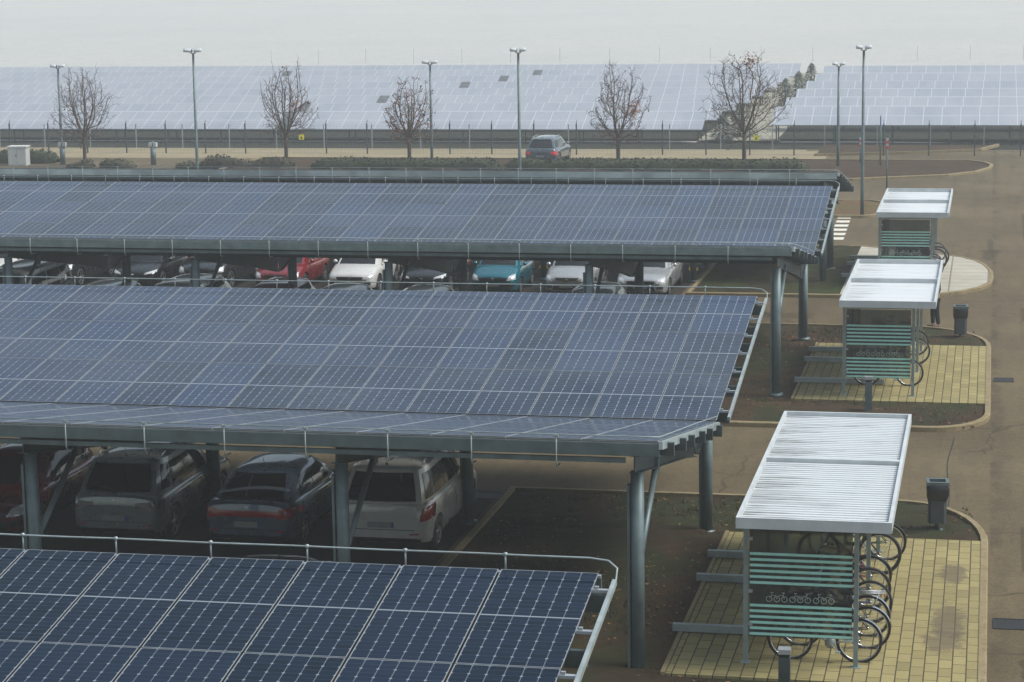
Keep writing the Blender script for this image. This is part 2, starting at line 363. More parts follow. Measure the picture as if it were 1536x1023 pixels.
# ------------------------------------------------------------------ ground
def smooth(x): x = max(0, min(1, x)); return x * x * (3 - 2 * x)
def gz(y):
    """height of the land along the depth axis: flat yard, a shallow dip at the solar field, then a gentle rise"""
    if y < 127: return -.02
    if y < 140: return -.02 - 1.15 * smooth((y - 127) / 13)
    return -1.17 + .0135 * min(y - 140, 330)
def ground():
    b = MB(); ys = [-60, 0, 60, 120, 127] + [127 + i for i in range(1, 14)] + [145 + 10 * i for i in range(33)] + [500, 600, 750, 930]
    xs = [-620, -300, -150, -75, -40, -20, -10, 0, 10, 20, 40, 75, 150, 300, 620]
    rr = random.Random(3)
    b.grid([[(x, y, gz(y) + (rr.uniform(-.12, .12) if 140 < y and abs(x) < 290 else 0)) for x in xs] for y in ys])
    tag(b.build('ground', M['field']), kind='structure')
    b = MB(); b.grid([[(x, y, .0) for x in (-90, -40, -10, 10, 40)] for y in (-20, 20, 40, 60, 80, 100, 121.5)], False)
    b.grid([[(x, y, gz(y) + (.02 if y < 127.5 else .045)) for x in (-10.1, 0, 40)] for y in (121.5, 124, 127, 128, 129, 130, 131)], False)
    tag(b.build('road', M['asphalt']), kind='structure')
    b = MB(); b.grid([[(x, y, .004) for x in (-80, -40, -10.2, -8.7)] for y in (121.5, 124, 127)], False)
    b.grid([[(x, y, gz(y) + .03) for x in (-80, -40, -10.2, -8.7)] for y in (127, 128, 129)], False)
    tag(b.build('gravel_strip', M['sand']), kind='structure')
    b = MB(); b.grid([[(x, y, gz(y) + .035) for x in (-100, -60, -20, 10, 40)] for y in [131 + i for i in range(16)]])
    tag(b.build('dark_bank', M['bank']), kind='structure')
    b = MB(); b.grid([[(x, y, gz(y) + .16) for x in (-95, -60, -25, -18.6)] for y in [147 + 6 * i for i in range(11)]]); b.grid([[(x, y, gz(y) + .16) for x in (-13.5, 0, 10, 40)] for y in [147 + 6 * i for i in range(9)]])
    c = MB(); c.grid([[(x, y, gz(y) + .15) for x in (-18.6, -15, -13.3)] for y in [146 + 6 * i for i in range(12)]]); tag(c.build('grass_strip', M['strip']), kind='structure')
    tag(b.build('shaded_field_grass', M['bank']), kind='structure')  # dark ground colour carries the shade beneath the panel rows
    b = MB(); b.grid([[(x, y, gz(y) + .06) for x in (-95, -50, -12)] for y in (134.2, 135.6)])
    tag(b.build('field_path', M['sand']), kind='structure')
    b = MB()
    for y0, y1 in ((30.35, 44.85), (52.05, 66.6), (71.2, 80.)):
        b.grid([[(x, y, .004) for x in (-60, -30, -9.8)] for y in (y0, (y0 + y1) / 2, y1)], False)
    tag(b.build('parking_stalls', M['asphalt_shaded']), kind='structure')
    b = MB()
    for y in range(6):     # stall lines and crosswalk bars
        b.grid([[(x + (-.03 * y), yy, .0045) for x in (-6.05, -5.5)] for yy in (87.6 + y * 1.42, 88.35 + y * 1.42)], False)
    tag(b.build('crosswalk', M['paint']), kind='structure')
    b = MB(); b.grid([[(-.73 + d + .05 * math.sin(y), y, .0043) for d in (-.012, .012)] for y in [44.4 + .5 * i for i in range(15)]], False)
    tag(b.build('road_seam', M['iron']), kind='structure')
    b = MB()
    for x0, y0, x1, y1 in ((1.1, 47.5, 2.0, 56.), (-3.6, 47.2, -2.1, 48.3), (1.0, 68.5, 2.6, 71.), (.7, 40.2, 1.3, 43.4), (-7.6, 68.3, -5.2, 69.3), (1.3, 88, 2.4, 97)):
        b.grid([[(x, y, .0042) for x in (x0, (x0 + x1) / 2, x1)] for y in (y0, y1)], False)
    tag(b.build('asphalt_patch', M['patch']), kind='structure')
ground()

def round_poly(x0, y0, x1, y1, r0, r1, n=10, e=1.0):
    """rectangle whose two +X corners are rounded (r0 near, r1 far); e stretches the rounding along X"""
    ps = [(x0, y0)]
    for k in range(n + 1):
        a = -math.pi / 2 + math.pi / 2 * k / n; ps.append((x1 - r0 * e + r0 * e * math.cos(a), y0 + r0 + r0 * math.sin(a)))
    for k in range(n + 1):
        a = math.pi / 2 * k / n; ps.append((x1 - r1 * e + r1 * e * math.cos(a), y1 - r1 + r1 * math.sin(a)))
    ps.append((x0, y1)); return ps
def inset(ps, d):
    n = len(ps); out = []
    for i in range(n):
        a, p, c = Vector(ps[i - 1][:2]), Vector(ps[i][:2]), Vector(ps[(i + 1) % n][:2])
        d1 = (p - a).normalized(); d2 = (c - p).normalized(); n1 = Vector((-d1.y, d1.x)); n2 = Vector((-d2.y, d2.x))
        m = n1 + n2
        m = m / max(.4, m.dot(n1)) if m.length > 1e-6 else n1
        out.append((p.x + m.x * d, p.y + m.y * d))
    return out
def clean(ps):
    o = []
    for p in ps:
        if not o or (abs(p[0] - o[-1][0]) + abs(p[1] - o[-1][1])) > 1e-4: o.append(p)
    return o
def kerb(ps, w=.13, h=.12, name='kerb'):
    ps = clean(ps); q = inset(ps, w); q2 = inset(ps, .02); b = MB(); n = len(ps)
    A = b.pts([(p[0], p[1], -.01) for p in ps]); B = b.pts([(p[0], p[1], h - .02) for p in ps]); C = b.pts([(p[0], p[1], h) for p in q2]); D = b.pts([(p[0], p[1], h) for p in q]); E = b.pts([(p[0], p[1], -.01) for p in q])
    for i in range(n):
        j = (i + 1) % n
        for X, Y in ((A, B), (B, C), (C, D), (D, E)): b.face((X + i, X + j, Y + j, Y + i))
    tag(b.build(name, M['kerb']), kind='structure')
    return q
def lumpy(name, ps, z, mat, holes=(), amp=.03, step=.22, seed=1):
    """uneven ground sheet inside polygon ps, skipping rectangles"""
    rr = random.Random(seed); xs = [p[0] for p in ps]; ys = [p[1] for p in ps]
    bm = bmesh.new(); vs = [bm.verts.new((p[0], p[1], 0)) for p in clean(ps)]; bm.faces.new(vs)
    def cut(co, no): bmesh.ops.bisect_plane(bm, geom=bm.verts[:] + bm.edges[:] + bm.faces[:], plane_co=co, plane_no=no)
    x = min(xs) + step
    while x < max(xs): cut((x, 0, 0), (1, 0, 0)); x += step
    y = min(ys) + step
    while y < max(ys): cut((0, y, 0), (0, 1, 0)); y += step
    for hx0, hy0, hx1, hy1 in holes:
        for v in ((hx0, 1), (hx1, 1)): cut((v[0], 0, 0), (1, 0, 0))
        for v in (hy0, hy1): cut((0, v, 0), (0, 1, 0))
        bmesh.ops.delete(bm, geom=[f for f in bm.faces if hx0 < f.calc_center_median().x < hx1 and hy0 < f.calc_center_median().y < hy1], context='FACES')
    for v in bm.verts:
        edge = v.is_boundary
        v.co.z = z + (0 if edge else rr.uniform(-.4, 1) * amp + .05 * math.sin(v.co.x * .9 + seed) * math.sin(v.co.y * .8))
    for f in bm.faces: f.smooth = True
    bmesh.ops.recalc_face_normals(bm, faces=bm.faces)
    me = bpy.data.meshes.new(name); bm.to_mesh(me); bm.free(); me.materials.append(mat)
    if me.polygons and sum(p.normal.z for p in me.polygons) < 0: me.flip_normals()
    return tag(put(name, me), kind='structure')
def slab(name, ps, z, mat):
    b = MB(); b.prism(clean(ps), z - .06, z); return tag(b.build(name, mat), kind='structure')

BED1 = round_poly(-9.62, 30.35, .1, 44.88, 1.6, 3.1, e=.55)
BED2 = round_poly(-9.62, 52.05, .12, 66.62, 1.9, 3.2, e=.75)
def beds():
    q = kerb(BED1); lumpy('soil_bed', q, .06, M['soil'], [(-4.71, 33.1, -.02, 41.85)], .05, seed=1)
    q = kerb(BED2); lumpy('soil_bed', q, .06, M['soil'], [(-4.62, 55.1, -.02, 63.35)], .05, seed=2)
    slab('paving', [(-4.71, 33.1), (-.03, 33.1), (-.03, 41.85), (-4.71, 41.85)], .105, M['pave'])
    slab('paving', [(-4.62, 55.1), (-.01, 55.1), (-.01, 63.35), (-4.62, 63.35)], .105, M['pave'])
    for x, y0, y1 in ((-4.76, 33.1, 41.85), (-4.67, 55.1, 63.35)):
        b = MB(); b.box(x - .035, y0, .0, x + .035, y1, .125); tag(b.build('paving_edge', M['kerb']), kind='structure')
    # third island: soil first, then white slabs with a rounded nose
    P3 = [(-9.6, 72.45), (-4.7, 72.5), (-2.9, 72.75), (-1.5, 73.15), (-.82, 73.75), (-.23, 74.65), (.1, 75.7), (.18, 77.2), (.16, 78.6), (-.04, 80.1), (-.36, 81.3), (-.85, 82.15), (-1.45, 82.75), (-2.6, 83.7), (-4.5, 84.95), (-9.6, 85.05)]
    q = kerb(P3)
    lumpy('turf_bed', [p for p in q if p[0] < -4.6] + [(-4.62, 84.9), ] if False else [(-9.48, 72.58), (-4.66, 72.63), (-4.66, 84.85), (-9.48, 84.92)], .06, M['turf'], (), .06, seed=3)
    slab('paving', [(-4.66, 72.64)] + [p for p in q if p[0] > -4.6 and p[1] < 84.9] + [(-4.66, 84.85)], .105, M['pavew'])
    q = kerb(round_poly(-30, 95, -4.5, 101, 1.2, 1.2, e=.6)); lumpy('grass_bed', q, .06, M['turf2'], (), .08, .6, 4)
    P5 = [(-40, 110.4), (-6.5, 110.7), (-5.2, 111.4), (-2.0, 113.), (-.63, 114.8), (.05, 117.), (.15, 118.4), (-.2, 119.9), (-1., 121.), (-9.2, 121.2), (-40, 121.2)]
    q = kerb(P5, .16); lumpy('tilled_bed', q, .06, M['bedbrown'], (), .1, .7, 5)
    P6 = [(-9.4, 124.2), (-4.6, 125.6), (-.6, 127.6), (.4, 131.), (-9.4, 131.)]
    b = MB()
    for (xa, ya), (xb, yb) in zip(P6[:3], P6[1:4]): b.bar((xa, ya, .06), (xb, yb, .06), .16, .16)
    tag(b.build('kerb', M['kerb']), kind='structure')
    b = MB(); b.prism([(-9.35, 124.4), (-4.6, 125.8), (-.75, 127.75), (.2, 131), (-9.35, 131)], -.5, .05); tag(b.build('dark_bed', M['bedbrown']), kind='structure')
    # broken soil, fallen leaves and grass blades on the two near beds
    def scatter(name, n, fn, mat, seed):
        rr = random.Random(seed); b = MB()
        for _ in range(n): fn(b, rr)
        o = b.build(name, mat); tag(o, kind='stuff'); return o
    def spot(rr):
        while True:
            if rr.random() < .6: x, y = rr.uniform(-9.3, -.2), rr.uniform(30.6, 44.6); p = (-4.85, 33, .1, 41.95)
            else: x, y = rr.uniform(-9.3, -.2), rr.uniform(52.4, 66.2); p = (-4.75, 55, .1, 63.45)
            if p[0] < x < p[2] and p[1] < y < p[3]: continue
            if x > -1.3 and (y > 42 and y < 45 or y > 63.5): 
                if rr.random() < .5: continue
            return x, y
    def leaf(b, rr):
        x, y = spot(rr); s = rr.uniform(.02, .05); a = rr.uniform(0, 6.3); z = .075 + rr.uniform(0, .03)
        c, d = math.cos(a) * s, math.sin(a) * s; t = rr.uniform(-.4, .4) * s
        i = b.pts([(x - c, y - d, z), (x + d * .5, y - c * .5, z + t), (x + c, y + d, z + abs(t)), (x - d * .5, y + c * .5, z - t * .3)]); b.face((i, i + 1, i + 2, i + 3))
    def clod(b, rr):
        x, y = spot(rr); s = rr.uniform(.015, .05)
        i = b.pts([(x + rr.uniform(.6, 1.2) * s * math.cos(k * 1.257), y + rr.uniform(.6, 1.2) * s * math.sin(k * 1.257), .055) for k in range(5)] + [(x, y, .06 + s * rr.uniform(.7, 1.3))])
        for k in range(5): b.face((i + k, i + (k + 1) % 5, i + 5))
    def blade(b, rr):
        x, y = spot(rr)
        if math.sin(x * 1.1) + math.sin(y * .9 + 1) < .1: return
        for _ in range(5):
            xx, yy = x + rr.uniform(-.08, .08), y + rr.uniform(-.08, .08); h = rr.uniform(.04, .12); a = rr.uniform(0, 6.3); w = .006
            i = b.pts([(xx - w * math.cos(a), yy - w * math.sin(a), .05), (xx + w * math.cos(a), yy + w * math.sin(a), .05), (xx + rr.uniform(-.05, .05), yy + rr.uniform(-.05, .05), .07 + h)]); b.face((i, i + 1, i + 2))
    scatter('fallen_leaves', 1700, leaf, plain('leaf_litter', (.21, .105, .045), .9, 0, .6, .8), 5)
    scatter('soil_clods', 4200, clod, plain('soil_crumbs', (.05, .034, .02), .98, 0, .5, .9), 6)
    scatter('grass', 4200, blade, plain('grass_blades', (.030, .042, .012), .9, 0, .5, .5), 8)
beds()

# ------------------------------------------------------------------ solar carports
MODW, MODL = 1.147, 2.436
def module_mesh(w=MODW, glass='panel'):
    b = MB(); t = .035; e = .007; L = MODL
    for b.m, za, zb in ((3, -t, -.004), (0, -.0039, .004)):  # dark frame sides paint in the shade of the gaps between modules
        b.box(0, 0, za, w, e, zb); b.box(0, L - e, za, w, L, zb); b.box(0, e, za, e, L - e, zb); b.box(w - e, e, za, w, L - e, zb)
    b.m = 1; i = b.pts([(e, e, 0), (w - e, e, 0), (w - e, L - e, 0), (e, L - e, 0)]); b.face((i, i + 1, i + 2, i + 3))
    b.m = 2; i = b.pts([(e, e, -.012), (w - e, e, -.012), (w - e, L - e, -.012), (e, L - e, -.012)]); b.face((i + 3, i + 2, i + 1, i))
    me = b.mesh('solar_panel', [M['alu'], M[glass], M['backsheet'], M['plastic']])
    uv = me.uv_layers.new(name='UVMap')
    for p in me.polygons:
        for li in p.loop_indices:
            c = me.vertices[me.loops[li].vertex_index].co; uv.data[li].uv = ((c.x - e) / (w - 2 * e), (c.y - e) / (L - 2 * e))
    return me
MOD = {1.165: module_mesh(), 1.2: module_mesh(1.168, 'panel_dark')}
ZV, ZE, HALF = 2.6, 3.8, 7.3
ANG = math.atan2(ZE - ZV, HALF)
def carport(xend, yc, n, cols, label, pitch=1.165, wings=(1, -1), colA=-6.75, colB=1.95, stuff_near=False, dz=0, channel='steel'):
    T = thing('solar_carport', label, 'carport', (xend, yc, dz), 0, 'solar carports of the car park')
    xl = -n * pitch; ca, sa = math.cos(ANG), math.sin(ANG); me = MOD[pitch]
    def at(sl, dz=0, s=1):           # point on wing s at slope distance sl and normal offset dz
        return (s * (sl * ca - dz * sa), ZV + sl * sa + dz * ca)
    for s in wings:
        if s == -1 and stuff_near:
            b = MB()
            for i in range(n):
                for k in range(3):
                    y0, z0 = at(.06 + k * 2.455, 0, -1); y1, z1 = at(.06 + k * 2.455 + MODL, 0, -1); y2, z2 = at(.06 + k * 2.455, -.035, -1); y3, z3 = at(.06 + k * 2.455 + MODL, -.035, -1)
                    x0 = -(i + 1) * pitch; x1 = x0 + MODW
                    q = b.pts([(x0, y0, z0), (x1, y0, z0), (x1, y1, z1), (x0, y1, z1), (x0, y2, z2), (x1, y2, z2), (x1, y3, z3), (x0, y3, z3)])
                    for f in ((3, 2, 1, 0), (4, 5, 6, 7), (0, 1, 5, 4), (2, 3, 7, 6), (1, 2, 6, 5), (3, 0, 4, 7)): b.face([q + j for j in f])
            o = b.build('solar_panel', M['steel_dk'], T); tag(o, kind='stuff'); continue
        for i in range(n):
            for k in range(3):
                o = put('solar_panel', me, T)
                if s == 1:
                    y, z = at(.06 + k * 2.455); o.location = (-(i + 1) * pitch, y, z); o.rotation_euler = (ANG, 0, 0)
                else:
                    y, z = at(.06 + k * 2.455 + MODL, 0, -1); o.location = (-(i + 1) * pitch, y, z); o.rotation_euler = (-ANG, 0, 0)
    for s in wings:
        for k in range(3):
            for e in (.52, 1.92):
                y, z = at(.06 + k * 2.455 + e, -.14, s); b = MB()
                b.box(xl, y - .035, z - .1, .16, y + .035, z + .1); b.build('purlin', M['steel_dk'], T)
        # edge channel: web with two lips
        y, z = at(7.40, 0, s); b = MB(); y -= s * .02
        b.box(xl, min(y, y + s * .05), z - .235, .0, max(y, y + s * .05), z - .05)
        b.box(xl, min(y, y - s * .09), z - .25, .0, max(y, y - s * .09) + .0, z - .2355); b.build('edge_channel', M[channel], T)
        b = MB(); b.box(xl, y - .03, z - .046, .0, y + .03, z - .012); b.build('edge_trim', M['alu'], T)
    # rafters and columns
    for x in cols:
        for s in wings:
            b = MB(); L0, L1 = .0, 7.05
            ps = []
            for sl, dep in ((L0, .40), (1.5, .34), (L1, .27)):
                ps.append((at(sl, -.25, s), at(sl, -.25 - dep, s)))
            for hw, top in ((.012, 0), (.075, 1), (.075, 2)):
                for (a0, a1), (c0, c1) in zip(ps, ps[1:]):
                    if top == 0: q = [a0, c0, c1, a1]
                    elif top == 1: q = [a0, c0, (c0[0], c0[1] - .018), (a0[0], a0[1] - .018)]
                    else: q = [(a1[0], a1[1] + .018), (c1[0], c1[1] + .018), c1, a1]
                    i = b.pts([(x - hw, *p) for p in q] + [(x + hw, *p) for p in q])
                    for f in ((0, 1, 2, 3), (7, 6, 5, 4), (0, 4, 5, 1), (2, 6, 7, 3), (1, 5, 6, 2), (3, 7, 4, 0)): b.face([i + j for j in f])
            b.build('rafter', M['steel_dk'], T)
        for yy in (colA, colB):
            s = 1 if yy > 0 else -1
            if s not in wings and colB > 0 and yy > 0: continue
            sl = abs(yy) / ca; zt = at(sl, -.5, s)[1] - .02
            b = MB(); b.tube([(x, yy, -.02), (x, yy, zt)], .105, 14); b.lathe([(0, .06), (.17, .06), (.17, .0)], 14, c=(x, yy, .02))
            b.box(x - .15, yy - .07, .02, x - .11, yy + .05, zt - .2); b.build('column', M['steel'], T)
        if -1 in wings:
            yt, zt = at(abs(colA) / ca - 1.95, -.62, -1)
            b = MB(); b.tube([(x + .02, colA + .08, 1.75), (x + .02, yt, zt + .1)], .05, 10); b.box(x - .03, yt - .09, zt - .02, x + .07, yt + .09, zt + .22); b.build('brace', M['steel'], T)
    # hanging rail with rods below the near edge
    if -1 in wings:
        b = MB(); b.box(xl, -7.28, 3.44, cols[0] - .1, -7.22, 3.515); b.build('hanging_rail', M['steel'], T)
        rm = MB(); rm.tube([(0, -7.38, 3.88), (0, -7.38, 3.45), (0, -7.34, 3.37), (-.0, -7.1, 3.36)], .011, 6); rm.box(-.035, -7.41, 3.84, .035, -7.34, 3.87)
        me2 = rm.mesh('rail_rod', M['steel_lt']); x = -.55 - 1.0
        while x > xl: put('rail_rod', me2, T, (x, 0, 0)); x -= 1.31
        b = MB(); b.tube([(xl, -7.38, 3.875), (-.4, -7.38, 3.875), (-.1, -7.36, 3.87), (.0, -7.3, 3.86), (.03, -7.0, 3.82), (.04, -3.5, 3.28), (.03, -.2, 2.74)], .009, 5); b.build('conductor_cable', M['steel_lt'], T)
        b = MB(); b.bar((.03, -7.35, 3.74), (.03, -.05, 2.54), .06, .12); b.build('end_trim', M['steel_lt'], T)
    if 1 in wings:
        y, z = at(7.46, 0, 1); b = MB()
        b.tube([(xl, y, z + .17)] + [(xl + (-.3 - xl) * i / (2 * n), y + .012 * math.sin(i * 1.7), z + .16 + .012 * math.sin(i * math.pi)) for i in range(1, 2 * n)] + [(-.15, y, z + .16), (.08, y - .02, z + .14), (.2, y - .12, z + .08), (.215, y - .3, z + .0), (.2, y - .55, z - .06)], .012, 6)
        b.build('conductor_cable', M['steel_lt'], T)
        pm = MB(); pm.tube([(0, 0, -.06), (0, 0, .16)], .012, 6); pm.lathe([(0, .19), (.026, .18), (.026, .145), (0, .14)], 8)
        me3 = pm.mesh('cable_post', M['steel_lt']); x = -.02 - pitch * .95
        while x > xl: put('cable_post', me3, T, (x, y, z)); x -= pitch * 1.02
        b = MB(); p0 = at(.1, .02, 1); p1 = at(7.15, .02, 1); b.bar((.2, *p0), (.2, *p1), .05, .07); b.build('side_rail', M['steel_lt'], T)
        for i in range(7):
            p = at(.5 + 1.07 * i, .0, 1); b = MB(); b.box(-.02, p[0] - .035, p[1] - .01, .19, p[0] + .035, p[1] + .025); b.box(.0, p[0] - .02, p[1] + .02, .05, p[0] + .02, p[1] + .06); b.build('rail_clip', M['alu'], T)
    return T
def carports():
    carport(-4.37, 18.1, 9, [-.45, -5.2, -10.3], 'solar carport nearest the viewer, its dark blue module slope cropped by the bottom edge', 1.2)
    carport(-4.75, 40.1, 16, [-.42, -5.1, -10.3, -15.5], 'V-roofed solar carport sheltering the white people carrier and the roof-racked grey car')
    carport(-4.72, 62.55, 24, [-.38, -5.08, -10.28, -15.48, -20.7, -25.9], 'long V-roofed solar carport with hazy grey-blue modules behind the second one', stuff_near=True, colA=-7.0, colB=1.4, dz=.07, channel='steel_hazed')
    t = carport(-4.95, 82.5, 28, [-.45, -4.8, -9.96, -15.1, -20.25, -25.4, -30.6], 'farthest solar carport showing only its pale edge channel, no module slope facing the viewer', wings=(-1,), colA=-6.9, colB=-3.4, stuff_near=True, channel='steel_haze_pale')
    for x in (-4.8, -9.96, -15.1, -20.25, -25.4):
        for dx in (-.15, .11):
            b = MB(); b.box(x + dx, -7.03, .42, x + dx + .05, -6.99, .52); b.build('reflector', M['yellow'], t)
carports()
# ------------------------------------------------------------------ bicycle shelters
def pictogram(b, x, z, s, y):
    """small bicycle-rack symbol of three wheels and two riders' handlebars drawn as thin rings and strokes"""
    def ring(cx, cz, r):
        b.tube([(cx + r * math.cos(a * math.pi / 8), y, cz + r * math.sin(a * math.pi / 8)) for a in range(16)], .006 * s, 4, closed=True)
    for k in (0, 1, 2): ring(x + k * .115 * s, z, .042 * s)
    for k in (0, 1):
        x0 = x + k * .115 * s
        b.tube([(x0, y, z), (x0 + .045 * s, y, z + .06 * s), (x0 + .1 * s, y, z + .055 * s), (x0 + .115 * s, y, z)], .005 * s, 4)
        hx = x0 + (.04 if k == 0 else .09) * s
        b.tube([(hx, y, z + .06 * s), (hx + (.0 if k == 0 else .025) * s, y, z + .1 * s)], .005 * s, 4)
        b.tube([(hx - .02 * s, y, z + .1 * s), (hx + .03 * s, y, z + .1 * s)], .005 * s, 4)
def shelter(x, y, label, depth=7.6, ribs=.15, amp=.03, rails=(1.4, 4.44, 6.05), bays=2):
    T = thing('bicycle_shelter', label, 'bike shelter', (x, y, .1), 0, 'bicycle shelters beside the carports')
    W = 1.69; H = 2.25; FR = M['shelter']
    ys = [0, depth / 2 - .2, depth - .6]
    for yy in ys:
        for xx in (0, W):
            if yy and xx == 0: xx = .0
            b = MB(); b.box(xx - .035, yy - .035, -.0, xx + .035, yy + .035, H); b.box(xx - .075, yy - .075, -.02, xx + .075, yy + .075, .012); b.build('post', FR, T)
        b = MB(); b.box(.036, yy - .03, H - .075, W - .036, yy + .03, H - .003); b.build('cross_beam', FR, T)
    # glazed end wall with film stripes
    b = MB(); b.box(.06, -.006, .44, W - .06, .006, H - .1); b.build('glass_panel', M['glass'], T)
    b = MB()
    for z in [1.725, 1.634, 1.543, 1.452, 1.361, 1.268, .905, .815, .724, .633, .542] + [.53 if False else .451 + .0]:
        z = z + .02
        b.box(.062, -.0115, z - .021, W - .062, -.0065, z + .021)
    b.build('film_stripes', M['turq'], T)
    b = MB()
    for k in range(3): pictogram(b, .36 + k * .36, 1.035, 1.02, -.010)
    b.build('bicycle_symbols', M['picto'], T)
    for xx, sg in ((.06, 1), (W - .06, -1)):
        for z in (.62, 1.15, 1.98):
            b = MB(); b.box(xx - .02, -.02, z - .025, xx + .03 * sg + .015, .02, z + .025); b.build('glass_clamp', M['alu'], T)
    # closed long side
    for ya, yb in ((ys[0], ys[1]), (ys[1], ys[2])):
        b = MB(); b.box(-.006, ya + .06, .35, .006, yb - .06, H - .12); b.build('side_wall', M['glassdk'], T)
    # rack rails anchored beyond the paving edge
    for r in rails:
        b = MB(); b.box(-1.33, r - .05, .03, W * .55, r + .05, .15); b.build('rack_rail', M['steel_lt'], T)
    # roof: rim, divider and ribbed sheets
    x0, x1, y0, y1 = -.09, 2.24, -.62, depth - .02; zr = H + .04; R_ = M['white']
    b = MB(); w = .055; h = .17
    b.box(x0, y0, zr, x1, y0 + w, zr + h); b.box(x0, y1 - w, zr, x1, y1, zr + h)
    b.box(x0, y0 + w, zr, x0 + w, y1 - w, zr + h); b.box(x1 - w, y0 + w, zr, x1, y1 - w, zr + h); b.build('roof_rim', R_, T)
    ym = y0 + (y1 - y0) * .52; b = MB(); b.box(x0 + w, ym - .05, zr + .01, x1 - w, ym + .05, zr + h - .004); b.build('roof_divider', R_, T)
    for ya, yb in ((y0 + w, ym - .05), (ym + .05, y1 - w)):
        b = MB(); rows = []; n = max(1, int(round((yb - ya) / ribs))); p = (yb - ya) / n
        for k in range(n):
            for f, a in ((.0, 0), (.12, 0), (.26, 1), (.74, 1), (.88, 0)):
                if ribs > .4: f = {0: .0, .12: .012, .26: .03, .74: .97, .88: .985}[f]
                yy = ya + (k + f) * p; z = zr + .04 + a * amp * 1.9
                rows.append([(x0 + w + (x1 - x0 - 2 * w) * t / 6, yy, z) for t in range(7)])
        rows.append([(q[0], yb, zr + .04) for q in rows[0]])
        b.grid(rows, False); b.grid([[(q[0], q[1], q[2] - .015) for q in r] for r in rows][::-1], False); b.build('roof_sheet', M['roof'], T)
    return T
def shelters():
    shelter(-3.565, 33.86, 'large bicycle shelter nearest the viewer with ribbed white roof and a full row of bikes')
    shelter(-3.46, 55.82, 'middle bicycle shelter with smooth white roof, two bike wheels and a person beside it', 7.1, .62, .008)
    t = shelter(-3.53, 75.1, 'small hazy bicycle shelter farthest away, standing on white slabs', 7.1, 1.2, .006)
shelters()

